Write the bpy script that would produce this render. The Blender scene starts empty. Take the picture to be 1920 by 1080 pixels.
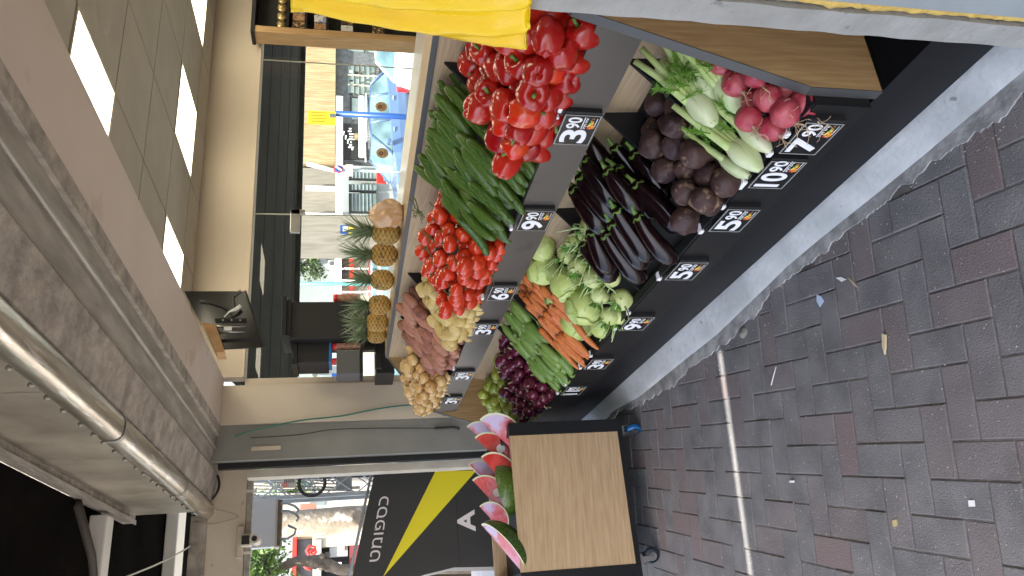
import bpy, math, random
from mathutils import Vector, Matrix, noise
rad = math.radians
sc = bpy.context.scene
COL = sc.collection
PI = math.pi
# ------------------------------------------------------------------ camera
FPX = 1445.0; CAMZ = 1.58
PITCH = rad(12.222); YAW = rad(23.667)
_c, _s = math.cos(YAW), math.sin(YAW)
_fh = Vector((-_c, _s, 0)); RIGHT = Vector((_s, _c, 0)); ZZ = Vector((0, 0, 1))
FWD = math.cos(PITCH)*_fh - math.sin(PITCH)*ZZ
UPV = math.sin(PITCH)*_fh + math.cos(PITCH)*ZZ
cd = bpy.data.cameras.new("camera"); cam = bpy.data.objects.new("camera", cd); COL.objects.link(cam)
cd.sensor_width = 36; cd.sensor_fit = 'HORIZONTAL'; cd.lens = 36*FPX/1920; cd.clip_start = .02; cd.clip_end = 400
mx = Matrix((-UPV, RIGHT, -FWD)).transposed().to_4x4(); mx.translation = Vector((0, 0, CAMZ))
cam.matrix_world = mx                       # a phone held sideways: the picture lies on its side
sc.camera = cam
# ------------------------------------------------------------------ sky, sun, exposure
w = bpy.data.worlds.new("World"); sc.world = w; w.use_nodes = True
SUN_EL, SUN_AZ = rad(60), rad(318)          # azimuth: direction the light comes from, counter-clockwise from +X
nt = w.node_tree; bg = nt.nodes['Background']
sky = nt.nodes.new('ShaderNodeTexSky'); sky.sky_type = 'NISHITA'; sky.sun_disc = False
sky.sun_elevation = SUN_EL; sky.sun_rotation = rad(90) - SUN_AZ
nt.links.new(sky.outputs[0], bg.inputs[0]); bg.inputs[1].default_value = .13; sky.dust_density = 4; sky.ozone_density = .6
SUND = Vector((math.cos(SUN_EL)*math.cos(SUN_AZ), math.cos(SUN_EL)*math.sin(SUN_AZ), math.sin(SUN_EL)))
sl = bpy.data.lights.new("sun", 'SUN'); sl.energy = 3.6; sl.angle = rad(.5); sl.color = (1, .95, .87)
so = bpy.data.objects.new("sun", sl); COL.objects.link(so); so.rotation_euler = SUND.to_track_quat('Z', 'Y').to_euler(); so.location = (0, 0, 20)
sc.view_settings.view_transform = 'Standard'; sc.view_settings.look = 'None'; sc.view_settings.gamma = 1
sc.view_settings.exposure = 2.25
try:
    sc.cycles.max_bounces = 8; sc.cycles.diffuse_bounces = 5; sc.cycles.sample_clamp_indirect = 6; sc.cycles.use_denoising = True
except Exception: pass

def at(x, y, X=None, Y=None, Z=None):
    """the point on a plane that the photograph shows at (x, y)"""
    d = FWD + ((1080-y)-540)/FPX*RIGHT - (x-960)/FPX*UPV
    if X is not None: t = X/d.x
    elif Y is not None: t = Y/d.y
    else: t = (Z-CAMZ)/d.z
    return Vector((0, 0, CAMZ)) + t*d
# ------------------------------------------------------------------ materials
def nn(t, k, **kw):
    n = t.nodes.new(k)
    for a, b in kw.items(): setattr(n, a, b)
    return n
def M(name, c1, c2=None, rough=.5, ns=6, st=(1, 1, 1), bump=0, bs=None, rnd=None, rndf=1, coat=0, metal=0, emit=0, detail=4, spec=.5,
      sss=0, lo=.35, hi=.65, c3=None, s3=40, t3=.62, island=None, dist=0):
    m = bpy.data.materials.new(name); m.use_nodes = True; t = m.node_tree; L = t.links.new
    b = t.nodes['Principled BSDF']
    tc = nn(t, 'ShaderNodeTexCoord'); mp = nn(t, 'ShaderNodeMapping'); mp.inputs['Scale'].default_value = st
    L(tc.outputs['Object'], mp.inputs[0])
    oi = nn(t, 'ShaderNodeObjectInfo')
    no = nn(t, 'ShaderNodeTexNoise', noise_dimensions='4D'); no.inputs['Scale'].default_value = ns; no.inputs['Detail'].default_value = detail
    no.inputs['Distortion'].default_value = dist
    mu = nn(t, 'ShaderNodeMath', operation='MULTIPLY'); L(oi.outputs['Random'], mu.inputs[0]); mu.inputs[1].default_value = 37; L(mu.outputs[0], no.inputs['W'])
    L(mp.outputs[0], no.inputs['Vector'])
    def rgb(c): return (c[0], c[1], c[2], 1)
    out = None
    if c2:
        r = nn(t, 'ShaderNodeMapRange'); r.inputs[1].default_value = lo; r.inputs[2].default_value = hi; L(no.outputs[0], r.inputs[0])
        mix = nn(t, 'ShaderNodeMix', data_type='RGBA'); L(r.outputs[0], mix.inputs[0]); mix.inputs[6].default_value = rgb(c1); mix.inputs[7].default_value = rgb(c2)
        out = mix.outputs[2]
    def layer(fac, col, out):
        mix = nn(t, 'ShaderNodeMix', data_type='RGBA'); L(fac, mix.inputs[0])
        if out: L(out, mix.inputs[6])
        else: mix.inputs[6].default_value = rgb(c1)
        mix.inputs[7].default_value = rgb(col); return mix.outputs[2]
    if rnd:
        m2 = nn(t, 'ShaderNodeMath', operation='MULTIPLY'); L(oi.outputs['Random'], m2.inputs[0]); m2.inputs[1].default_value = rndf
        out = layer(m2.outputs[0], rnd, out)
    if island:
        g = nn(t, 'ShaderNodeNewGeometry'); p = nn(t, 'ShaderNodeMath', operation='POWER'); L(g.outputs['Random Per Island'], p.inputs[0]); p.inputs[1].default_value = 3.4
        out = layer(p.outputs[0], island, out)
    if c3:
        n3 = nn(t, 'ShaderNodeTexNoise'); n3.inputs['Scale'].default_value = s3; n3.inputs['Detail'].default_value = 3; L(mp.outputs[0], n3.inputs['Vector'])
        r3 = nn(t, 'ShaderNodeMapRange'); r3.inputs[1].default_value = t3; r3.inputs[2].default_value = t3+.06; L(n3.outputs[0], r3.inputs[0])
        out = layer(r3.outputs[0], c3, out)
    if out: L(out, b.inputs['Base Color'])
    else: b.inputs['Base Color'].default_value = rgb(c1)
    b.inputs['Roughness'].default_value = rough; b.inputs['Metallic'].default_value = metal
    b.inputs['Specular IOR Level'].default_value = spec
    b.inputs['Coat Weight'].default_value = coat; b.inputs['Coat Roughness'].default_value = .12
    if sss:
        b.inputs['Subsurface Weight'].default_value = sss; b.inputs['Subsurface Radius'].default_value = (.6, .4, .2); b.inputs['Subsurface Scale'].default_value = .01
    if emit:
        b.inputs['Emission Color'].default_value = rgb(c1); b.inputs['Emission Strength'].default_value = emit
    if bump:
        nb = nn(t, 'ShaderNodeTexNoise'); nb.inputs['Scale'].default_value = bs or ns*4; nb.inputs['Detail'].default_value = 5; L(mp.outputs[0], nb.inputs['Vector'])
        bu = nn(t, 'ShaderNodeBump'); bu.inputs['Strength'].default_value = 1; bu.inputs['Distance'].default_value = bump
        L(nb.outputs[0], bu.inputs['Height']); L(bu.outputs[0], b.inputs['Normal'])
    return m
def wood(name, c1, c2, st, rough=.5):
    m = M(name, c1, c2, rough=rough, ns=5, st=st, bump=.0004, bs=30, lo=.38, hi=.66, dist=1.2)
    t = m.node_tree; L = t.links.new; b = t.nodes['Principled BSDF']; mp = [n for n in t.nodes if n.type == 'MAPPING'][0]
    wv = nn(t, 'ShaderNodeTexWave', bands_direction='DIAGONAL'); wv.inputs['Scale'].default_value = 3.0; wv.inputs['Distortion'].default_value = 9; wv.inputs['Detail'].default_value = 3
    wv.inputs['Detail Scale'].default_value = 1.4
    L(mp.outputs[0], wv.inputs['Vector'])
    src = b.inputs['Base Color'].links[0].from_socket
    mix = nn(t, 'ShaderNodeMix', data_type='RGBA'); mix.inputs[0].default_value = .35
    cr = nn(t, 'ShaderNodeMix', data_type='RGBA'); cr.inputs[6].default_value = (*c1, 1); cr.inputs[7].default_value = (c2[0]*.9, c2[1]*.86, c2[2]*.8, 1)
    L(wv.outputs[0], cr.inputs[0]); L(src, mix.inputs[6]); L(cr.outputs[2], mix.inputs[7]); L(mix.outputs[2], b.inputs['Base Color'])
    return m
def axial(name, c1, c2, n=24, axis=2, rough=.4, c3=None, amp=1, **kw):
    """stripes that run along one axis of the thing (pumpkin, onion, cucumber ribs)"""
    m = M(name, c1, None, rough=rough, **kw); t = m.node_tree; L = t.links.new; b = t.nodes['Principled BSDF']
    tc = [x for x in t.nodes if x.type == 'TEX_COORD'][0]; sp = nn(t, 'ShaderNodeSeparateXYZ'); L(tc.outputs['Object'], sp.inputs[0])
    a = [0, 1, 2]; a.remove(axis)
    at2 = nn(t, 'ShaderNodeMath', operation='ARCTAN2'); L(sp.outputs[a[0]], at2.inputs[0]); L(sp.outputs[a[1]], at2.inputs[1])
    no = nn(t, 'ShaderNodeTexNoise'); no.inputs['Scale'].default_value = 30; L(tc.outputs['Object'], no.inputs['Vector'])
    ml = nn(t, 'ShaderNodeMath', operation='MULTIPLY_ADD'); L(no.outputs[0], ml.inputs[0]); ml.inputs[1].default_value = amp*8/n*3
    L(at2.outputs[0], ml.inputs[2])
    m3 = nn(t, 'ShaderNodeMath', operation='MULTIPLY'); L(ml.outputs[0], m3.inputs[0]); m3.inputs[1].default_value = n
    si = nn(t, 'ShaderNodeMath', operation='SINE'); L(m3.outputs[0], si.inputs[0])
    r = nn(t, 'ShaderNodeMapRange'); r.inputs[1].default_value = -.6; r.inputs[2].default_value = 1; L(si.outputs[0], r.inputs[0])
    mix = nn(t, 'ShaderNodeMix', data_type='RGBA'); L(r.outputs[0], mix.inputs[0]); mix.inputs[7].default_value = (*c2, 1)
    if b.inputs['Base Color'].links: L(b.inputs['Base Color'].links[0].from_socket, mix.inputs[6])
    else: mix.inputs[6].default_value = (*c1, 1)
    L(mix.outputs[2], b.inputs['Base Color'])
    return m
K = {}
K['black'] = M('black_panel', (.009, .010, .012), (.014, .014, .016), rough=.45, ns=3, spec=.3, c3=(.04, .038, .036), s3=34, t3=.74)
K['matt'] = M('dull_black', (.006, .006, .007), rough=1, spec=0)
K['blackmat'] = M('black_matte', (.01, .01, .011), rough=.6)
K['fascia'] = M('grey_laminate', (.066, .059, .052), (.082, .073, .064), rough=.38, ns=4, c3=(.05, .046, .042), s3=7, t3=.62)
K['sign'] = None
K['fasciadark'] = M('black_laminate', (.012, .012, .0125), (.017, .0165, .0165), rough=.4, ns=4, spec=.35, c3=(.04, .037, .033), s3=25, t3=.73)
K['band'] = M('grey_edge', (.07, .07, .072), rough=.5)
K['woodH'] = wood('oak_along_y', (.54, .385, .23), (.43, .29, .16), (9, .6, 9))
K['woodX'] = wood('oak_along_x', (.5, .37, .23), (.4, .285, .17), (.6, 9, 9))
K['woodZ'] = wood('oak_upright', (.47, .3, .14), (.33, .2, .088), (9, 9, .6))
K['white'] = M('white_plastic', (.8, .8, .8), rough=.4)
K['print'] = M('white_print', (.86, .86, .88), rough=.5)
K['tagblack'] = M('tag_black', (.012, .013, .014), rough=.25)
K['clear'] = M('tag_rim', (.35, .35, .34), rough=.2)
K['metal'] = M('steel', (.55, .55, .55), (.45, .45, .45), metal=1, rough=.3, ns=8)
K['rubber'] = M('blue_rubber', (.01, .12, .32), rough=.5)
K['rubberdk'] = M('dark_rubber', (.02, .03, .045), rough=.6)
K['mortar'] = M('joint_sand', (.085, .08, .075), (.15, .14, .13), rough=.95, ns=30, bump=.003, bs=200)
K['brick'] = M('paver', (.183, .179, .18), (.12, .119, .122), rough=.92, ns=9, detail=9, bump=.0035, bs=200, island=(.168, .132, .13), c3=(.5, .48, .46), s3=120, t3=.675)
K['kerb'] = M('painted_kerb', (.33, .345, .35), (.5, .515, .52), rough=.88, ns=5, bump=.005, bs=38, c3=(.2, .195, .19), s3=26, t3=.69, detail=8)
K['kerbworn'] = M('kerb_mortar', (.2, .195, .19), (.42, .42, .41), rough=.92, ns=14, bump=.004, bs=60, detail=8)
K['plaster'] = M('cream_plaster', (.6, .52, .42), (.56, .48, .385), rough=.75, ns=2.5, bump=.001, bs=60)
K['plasterp'] = M('pinkish_plaster', (.56, .47, .41), (.6, .51, .45), rough=.7, ns=2, bump=.0008, bs=50, c3=(.5, .41, .35), s3=3, t3=.62)
K['ceil'] = M('ceiling_tile', (.44, .405, .35), (.4, .365, .315), rough=.9, ns=5, bump=.001, bs=120)
K['light'] = M('light_panel', (1, .91, .68), emit=2.0)
K['concrete'] = M('rough_concrete', (.22, .2, .175), (.42, .375, .32), rough=.92, ns=12, bump=.007, bs=40, c3=(.14, .125, .11), s3=55, t3=.69, detail=9)
K['galv'] = M('weathered_galvanised', (.27, .25, .22), (.42, .39, .34), rough=.5, metal=.4, ns=7, detail=8, st=(.6, 3, 3), bump=.001, c3=(.2, .18, .155), s3=16, t3=.69)
K['sheet'] = M('sheet_metal', (.46, .42, .34), (.28, .25, .2), rough=.45, metal=.35, detail=8, ns=3.2, bump=.004, bs=3, c3=(.36, .34, .3), s3=14, t3=.69)
K['tube'] = M('stained_steel', (.62, .57, .48), (.4, .34, .26), rough=.3, metal=.7, ns=6, st=(.5, 5, 5), c3=(.75, .72, .66), s3=7, t3=.58, bump=.002, bs=9, detail=7)
K['concgrey'] = M('grey_post', (.3, .295, .275), (.36, .355, .335), rough=.85, ns=12, bump=.009, bs=26, c3=(.22, .215, .2), s3=30, t3=.66)
K['greypaint'] = M('grey_paint', (.27, .3, .31), (.33, .36, .37), rough=.6, ns=5, c3=(.5, .52, .52), s3=9, t3=.66, bump=.001)
K['foam'] = M('yellow_foam', (.72, .5, .14), (.6, .4, .1), rough=.8, ns=30, bump=.008, bs=60)
K['yellow'] = M('yellow_plastic', (.9, .62, .01), (.86, .54, .008), rough=.32, ns=4, sss=.1, bump=.004, bs=16, st=(1, 1, .5))
K['tarp'] = M('black_tarp', (.006, .0055, .005), (.010, .009, .008), rough=.9, spec=0, ns=3, bump=.003, bs=12, c3=(.02, .018, .016), s3=60, t3=.72)
K['tarpend'] = M('brown_beam', (.045, .035, .027), rough=.6)
K['whitebeam'] = M('white_beam', (.75, .73, .66), rough=.5)
K['creamlintel'] = M('cream_lintel', (.62, .54, .43), (.54, .46, .36), rough=.8, ns=4, bump=.002, bs=40, c3=(.42, .36, .29), s3=12, t3=.66)
K['greycol'] = M('grey_shutter_box', (.2, .2, .185), (.25, .245, .225), rough=.7, ns=3, c3=(.3, .29, .26), s3=20, t3=.7)
K['whiteframe'] = M('off_white_frame', (.6, .56, .48), (.5, .46, .39), rough=.7, ns=8)
K['greencable'] = M('green_cable', (.01, .14, .1), rough=.4)
K['cable'] = M('black_cable', (.012, .012, .012), rough=.5)
K['tancable'] = M('tan_cable', (.4, .33, .26), rough=.6)
K['tvplastic'] = M('tv_black', (.009, .009, .01), rough=.18, coat=.4)
K['plywood'] = wood('plywood', (.5, .3, .14), (.4, .23, .1), (2, 2, 2))
K['atm'] = M('charcoal_cabinet', (.028, .027, .026), (.034, .033, .031), rough=.5, ns=3)
K['atmyellow'] = M('yellow_film', (.78, .66, .02), rough=.4)
K['lett'] = M('lettering', (.72, .66, .64), rough=.5)
K['bark'] = M('bark', (.16, .13, .1), (.1, .085, .07), rough=.95, ns=14, bump=.01, bs=30)
K['palebark'] = M('pale_bark', (.3, .26, .2), (.2, .165, .12), rough=.9, ns=7, bump=.01, bs=20, c3=(.5, .47, .42), s3=7, t3=.58)
K['steelgrey'] = M('tower_steel', (.3, .33, .35), (.38, .41, .42), rough=.5, metal=.3)
def leafmat(name, c1, c2):
    m = M(name, c1, c2, rough=.55, ns=1.2, island=(c1[0]*1.9, c1[1]*1.7, c1[2]*1.3)); b = m.node_tree.nodes['Principled BSDF']
    return m
K['leaf'] = leafmat('street_leaves', (.05, .11, .012), (.09, .17, .02))
K['leafdk'] = leafmat('dark_leaves', (.03, .06, .015), (.05, .09, .02))
K['glass'] = None
def glassmat():
    m = bpy.data.materials.new('window_glass'); m.use_nodes = True; t = m.node_tree; t.nodes.clear(); L = t.links.new
    o = nn(t, 'ShaderNodeOutputMaterial'); mix = nn(t, 'ShaderNodeMixShader'); tr = nn(t, 'ShaderNodeBsdfTransparent'); gl = nn(t, 'ShaderNodeBsdfGlossy')
    tr.inputs[0].default_value = (.93, .97, .95, 1); gl.inputs['Roughness'].default_value = .01
    fr = nn(t, 'ShaderNodeFresnel'); fr.inputs[0].default_value = 1.62
    ge = nn(t, 'ShaderNodeNewGeometry'); sb = nn(t, 'ShaderNodeMath', operation='SUBTRACT'); sb.inputs[0].default_value = 1; L(ge.outputs['Backfacing'], sb.inputs[1])
    mu = nn(t, 'ShaderNodeMath', operation='MULTIPLY'); L(fr.outputs[0], mu.inputs[0]); L(sb.outputs[0], mu.inputs[1]); L(mu.outputs[0], mix.inputs[0]); L(tr.outputs[0], mix.inputs[1]); L(gl.outputs[0], mix.inputs[2]); L(mix.outputs[0], o.inputs[0]); return m
K['glass'] = glassmat()
# ------------------------------------------------------------------ mesh building
class MB:
    def __init__(s): s.v = []; s.f = []; s.mi = []; s.sm = []
    def add(s, vs, fs, mi=0, sm=False):
        n = len(s.v); s.v += [Vector(v) for v in vs]
        for f in fs: s.f.append([i+n for i in f]); s.mi.append(mi); s.sm.append(sm)
        return s
    def box(s, a, b, mi=0, bev=0, rot=None):
        x0, y0, z0 = [min(a[i], b[i]) for i in range(3)]; x1, y1, z1 = [max(a[i], b[i]) for i in range(3)]
        if bev:
            e = bev; vs = []; import itertools
            import bmesh
            bm = bmesh.new(); bmesh.ops.create_cube(bm, size=1)
            for v in bm.verts: v.co = Vector(((x0+x1)/2+v.co.x*(x1-x0), (y0+y1)/2+v.co.y*(y1-y0), (z0+z1)/2+v.co.z*(z1-z0)))
            bmesh.ops.bevel(bm, geom=bm.edges[:], offset=e, segments=2, affect='EDGES', profile=.5)
            bm.verts.index_update(); vs = [v.co.copy() for v in bm.verts]; fs = [[v.index for v in f.verts] for f in bm.faces]; bm.free()
        else:
            vs = [(x, y, z) for x in (x0, x1) for y in (y0, y1) for z in (z0, z1)]
            fs = [(0, 1, 3, 2), (4, 6, 7, 5), (0, 4, 5, 1), (2, 3, 7, 6), (0, 2, 6, 4), (1, 5, 7, 3)]
        if rot is not None:
            c = Vector(((x0+x1)/2, (y0+y1)/2, (z0+z1)/2)); vs = [c + rot @ (Vector(v)-c) for v in vs]
        return s.add(vs, fs, mi)
    def prism(s, poly, a, b, axis=0, mi=0):
        """polygon (two coordinates) swept along an axis from a to b"""
        n = len(poly); vs = []
        for h in (a, b):
            for p in poly: q = list(p); q.insert(axis, h); vs.append(q)
        fs = [list(range(n))[::-1], list(range(n, 2*n))] + [[i, (i+1) % n, n+(i+1) % n, n+i] for i in range(n)]
        return s.add(vs, fs, mi)
    def tube(s, path, r, n=8, mi=0, cap=True):
        P = [Vector(p) for p in path]; m = len(P); R = r if isinstance(r, (list, tuple)) else [r]*m
        vs = []; u = None
        for i in range(m):
            t = (P[min(i+1, m-1)] - P[max(i-1, 0)]).normalized()
            if u is None: u = t.orthogonal().normalized()
            else: u = (u - t*u.dot(t)).normalized()
            w_ = t.cross(u)
            for k in range(n): a = 2*PI*k/n; vs.append(P[i] + R[i]*(math.cos(a)*u + math.sin(a)*w_))
        fs = [[i*n+k, i*n+(k+1) % n, (i+1)*n+(k+1) % n, (i+1)*n+k] for i in range(m-1) for k in range(n)]
        if cap: fs += [list(range(n))[::-1], [(m-1)*n+k for k in range(n)]]
        return s.add(vs, fs, mi, True)
    def surf(s, fn, nu, nv, mi=0, closeu=True, sm=True):
        """fn(u in 0..1, v in 0..1); closed in u, poles at v=0 and 1 when closeu"""
        vs = []; fs = []; nuu = nu if closeu else nu+1
        for j in range(nv+1):
            for i in range(nuu): vs.append(fn(i/nu, j/nv))
        for j in range(nv):
            for i in range(nu):
                i2 = (i+1) % nu if closeu else i+1
                fs.append([j*nuu+i, j*nuu+i2, (j+1)*nuu+i2, (j+1)*nuu+i])
        return s.add(vs, fs, mi, sm)
    def ball(s, c, r, nu=12, nv=8, mi=0, sq=(1, 1, 1)):
        c = Vector(c)
        return s.surf(lambda u, v: c + Vector((sq[0]*r*math.sin(PI*max(v, 1e-3))*math.cos(2*PI*u), sq[1]*r*math.sin(PI*max(v, 1e-3))*math.sin(2*PI*u), sq[2]*r*math.cos(PI*v))), nu, nv, mi)
    def xf(s, m):
        s.v = [m @ v for v in s.v]; return s
    def mesh(s, name, mats, off=Vector((0, 0, 0))):
        me = bpy.data.meshes.new(name); me.from_pydata([v-off for v in s.v], [], s.f)
        for m in (mats if isinstance(mats, (list, tuple)) else [mats]): me.materials.append(m)
        me.polygons.foreach_set('material_index', s.mi); me.polygons.foreach_set('use_smooth', s.sm); me.update()
        return me
    def build(s, name, mats, parent=None, label=None, cat=None, group=None, kind=None):
        off = Vector((0, 0, 0))
        if parent is not None: off = Vector(parent.location) + (Vector(parent.parent.location) if parent.parent else Vector((0, 0, 0)))
        o = bpy.data.objects.new(name, s.mesh(name, mats, off)); COL.objects.link(o); o.parent = parent
        tag(o, label, cat, group, kind); return o
def tag(o, label=None, cat=None, group=None, kind=None):
    if label: o['label'] = label
    if cat: o['category'] = cat
    if group: o['group'] = group
    if kind: o['kind'] = kind
    return o
def thing(name, loc, label, cat, group=None):
    o = bpy.data.objects.new(name, None); o.empty_display_size = .05; COL.objects.link(o); o.location = loc
    return tag(o, label, cat, group)
def copy_tree(o, parent=None):
    c = o.copy(); COL.objects.link(c); c.parent = parent
    for ch in o.children: copy_tree(ch, c)
    return c
def structure(name, mb, mats): return mb.build(name, mats, kind='structure')
def quat_axis(ax, up=Vector((0, 0, 1)), roll=0):
    """rotation that lays local X along ax with local Z near up"""
    x = Vector(ax).normalized(); z = (up - x*up.dot(x)).normalized(); y = z.cross(x)
    return Matrix((x, y, z)).transposed() @ Matrix.Rotation(roll, 3, 'X')
def textmb(body, o, xd, yd, wid, hei, depth, bold=0, keep=False, fit='w'):
    c = bpy.data.curves.new('t', 'FONT'); c.body = body; c.offset = bold; c.extrude = .01
    ob = bpy.data.objects.new('t', c); COL.objects.link(ob); dg = bpy.context.evaluated_depsgraph_get(); dg.update()
    me = bpy.data.meshes.new_from_object(ob.evaluated_get(dg)); vs = [v.co.copy() for v in me.vertices]; fs = [list(p.vertices) for p in me.polygons]
    bpy.data.objects.remove(ob); bpy.data.curves.remove(c); bpy.data.meshes.remove(me)
    x0 = min(v.x for v in vs); x1 = max(v.x for v in vs); y0 = min(v.y for v in vs); y1 = max(v.y for v in vs)
    xd = Vector(xd).normalized(); yd = Vector(yd).normalized(); nd = xd.cross(yd); o = Vector(o)
    m = MB(); m.add([o + xd*(v.x-x0)/(x1-x0)*wid + yd*(v.y-y0)/(y1-y0)*hei + nd*(v.z/.01)*depth/2 for v in vs], fs)
    return m
random.seed(7)
R_ = random.uniform
# ================================================================== GROUND
g = MB(); g.add([(-7.4, -30, -.0042), (30, -30, -.0042), (30, 1.12, -.0042), (-7.4, 1.12, -.0042)], [(0, 1, 2, 3)])
structure('pavement_bed', g, K['mortar'])
def mat_far(): return M('asphalt', (.22, .22, .21), (.3, .29, .28), rough=.9, ns=3)
g = MB(); g.add([(-120, -90, -.62), (-10.6, -90, -.62), (-10.6, 90, -.62), (-120, 90, -.62)], [(0, 1, 2, 3)])
structure('road', g, mat_far())
K['pave2'] = M('bright_paving', (.5, .48, .44), (.42, .4, .37), rough=.85, ns=4, bump=.002)
g = MB().box((-10.6, -60, -.7), (-7.4, 60, -.03)); structure('street_pavement', g, K['pave2'])
g = MB(); O0 = Vector((-1.776, .333, 0)); ang = math.atan2(-.2, .98); e1 = Vector((math.cos(ang), math.sin(ang), 0)); e2 = Vector((math.sin(ang), -math.cos(ang), 0))
U_ = .1003
def paver(cx, cy, lx, ly):
    c = O0 + e1*cx*U_ + e2*cy*U_
    if not (-7.3 < c.x < .6 and -2.6 < c.y < 1.12): return
    if 1 < c.y and c.x > -7 and c.y > 1.075: return
    h = R_(-.0025, .0025); tx, ty = R_(-.008, .008), R_(-.008, .008); gp = .0014; bv = .004
    hx, hy = lx*U_/2-gp, ly*U_/2-gp; vs = []
    for (ins, z) in ((0, -.03), (0, -.006), (bv*.45, -.0015), (bv, 0)):
        for sx, sy in ((-1, -1), (1, -1), (1, 1), (-1, 1)):
            px_, py_ = sx*(hx-ins), sy*(hy-ins); vs.append(c + e1*px_ + e2*py_ + Vector((0, 0, z+h+tx*px_+ty*py_)))
    fs = [(12, 15, 14, 13)]
    for k in range(3): fs += [[k*4+i, (k+1)*4+i, (k+1)*4+(i+1) % 4, k*4+(i+1) % 4] for i in range(4)]
    g.add(vs, fs)
for j in range(-40, 70):
    for m4 in range(-40, 40):
        paver(-j+4*m4+1, j+.5, 2, 1); paver(-j+4*m4-.5, j, 1, 2)
g.build('brick_pavement', K['brick'], kind='structure')
# kerb under the display: painted concrete ramp with a ragged edge
g = MB(); nx = 260; rows = []
for i in range(nx+1):
    x = -6.6 + (6.6-.2)*i/nx
    e = 1.082 + .008*noise.noise(Vector((x*1.6, 0, 0)))
    if x < -2.3: e -= .035*min(1, (-2.3-x)/.6)
    if x < -3.9: e += .035*min(1, (-3.9-x)/.4)
    rows.append([(x, e, -.003), (x, e+.006, .006), (x, e+.025, .018), (x, 1.14, .048), (x, 1.162, .06), (x, 1.9, .06)])
vs = [p for r in rows for p in r]; fs = [[i*6+k, (i+1)*6+k, (i+1)*6+k+1, i*6+k+1] for i in range(nx) for k in range(5)]
g.add(vs, fs, 0, True); g.build('kerb', K['kerb'], kind='structure')
g = MB(); rows = []
nx = 900
for i in range(nx+1):
    x = -4.4 + 3.3*i/nx
    e = 1.045 + .03*noise.noise(Vector((x*2.7, 11, 0))) + .02*noise.noise(Vector((x*8, 5, 0))) + .014*noise.noise(Vector((x*23, 5, 0))) + .007*noise.noise(Vector((x*70, 9, 0)))
    if x < -2.3: e -= .055*min(1, (-2.3-x)/.5)
    if x < -3.6: e += .05*min(1, (-3.6-x)/.5)
    rows.append([(x, e, .0), (x, e+.001, .0045), (x, 1.12, .0045)])
vs = [p for r in rows for p in r]; fs = [[i*3+k, (i+1)*3+k, (i+1)*3+k+1, i*3+k+1] for i in range(nx) for k in range(2)]
g.add(vs, fs, 0, False); g.build('kerb_mortar', K['kerbworn'], kind='structure')
g = MB().box((-5.95, 1.9, .0), (1.5, 8.0, .06)); structure('shop_floor', g, K['ceil'])
# ================================================================== BUILDING SHELL
XG = -5.95
shop = thing('shop_building', (-3, 2, 0), 'cream shop front with soffit, sheet metal fascia and steel tube above the display', 'building')
g = MB().prism([(1.5, 2.487), (1.865, 2.487), (1.865, 3.4), (1.5, 3.4)], -6.0, 2.2, 0); g.build('lintel', K['plasterp'], shop)
g = MB().box((XG-.12, 1.865, 2.33), (XG, 8, 3.4)); g.box((XG-.02, 1.865, 2.335), (XG+.015, 8, 2.35)); g.build('bulkhead', K['plaster'], shop)
g = MB().box((XG-.2, 1.50, 0), (XG-.005, 1.80, 2.487)); g.box((XG-.12, 1.80, 0), (XG-.03, 1.86, 2.33)); g.build('jamb_wall', K['plaster'], shop)
g = MB().box((1.5, 1.87, 0), (1.6, 8, 3.4)); g.box((-6, 8, 0), (1.6, 8.1, 3.4)); g.box((-1.0, 1.6, 0), (2.2, 1.86, 2.48)); g.build('inner_wall', K['plaster'], shop)
# ceiling with tile grooves
g = MB(); P_ = .64; gx0, gy0 = -2.97, 2.06; gz = 2.76
lights = [(-1, 0), (-4, 2), (-4, 0), (2, 2), (2, 0), (-1, 4), (-1, 2), (-4, 4), (2, 4), (-4, 6), (-1, 6)]
for i in range(-6, 8):
    for j in range(0, 10):
        if (i, j) in lights: continue
        x0 = gx0 + i*P_; y0 = gy0 + j*P_
        a = max(x0, XG)+.006; b = min(x0+P_, 1.49)-.006
        if a >= b-.02: continue
        g.box((a, y0+.006, gz), (b, min(y0+P_, 8)-.006, gz+.03))
for i in range(-6, 8):
    x0 = gx0+i*P_
    if x0 > XG: g.box((x0-.0115, 1.87, gz-.004), (x0+.0115, 8, gz+.012)) if False else None
g.box((XG, 1.87, gz), (1.5, gy0-.006, gz+.03)); g.box((XG, 1.87, gz+.035), (1.5, 8, gz+.2)); g.build('ceiling', K['ceil'], shop)
g = MB(); g.box((XG+.001, 1.87, gz+.012), (1.49, 8, gz+.03)); g.build('grid_shadow_gap', K['blackmat'], shop)
for n, (i, j) in enumerate(lights):
    lab = {(-1, 0): 'square ceiling light panel partly behind the beam, nearest the camera', (-4, 2): 'square ceiling light panel in the middle of the tiled ceiling',
           (-4, 0): 'small visible square ceiling light panel beside the television'}.get((i, j), 'square ceiling light panel deeper in the shop, seen reflected in glass')
    t = thing('ceiling_light', (gx0+(i+.5)*P_, gy0+(j+.5)*P_, gz), lab, 'ceiling light', 'square light panels in the shop ceiling')
    x0, y0 = gx0+i*P_, gy0+j*P_
    g = MB().box((x0+.02, y0+.02, gz-.002), (x0+P_-.02, y0+P_-.02, gz+.01)); g.build('diffuser', K['light'], t)
    g = MB()
    for a, b in (((x0+.004, y0+.004), (x0+P_-.004, y0+.02)), ((x0+.004, y0+P_-.02), (x0+P_-.004, y0+P_-.004)), ((x0+.004, y0+.02), (x0+.02, y0+P_-.02)), ((x0+P_-.02, y0+.02), (x0+P_-.004, y0+P_-.02))):
        g.box((*a, gz-.006), (*b, gz+.01))
    g.build('frame', K['whiteframe'], t)
g = MB(); c = at(195, 20, Z=gz-.001)
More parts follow.
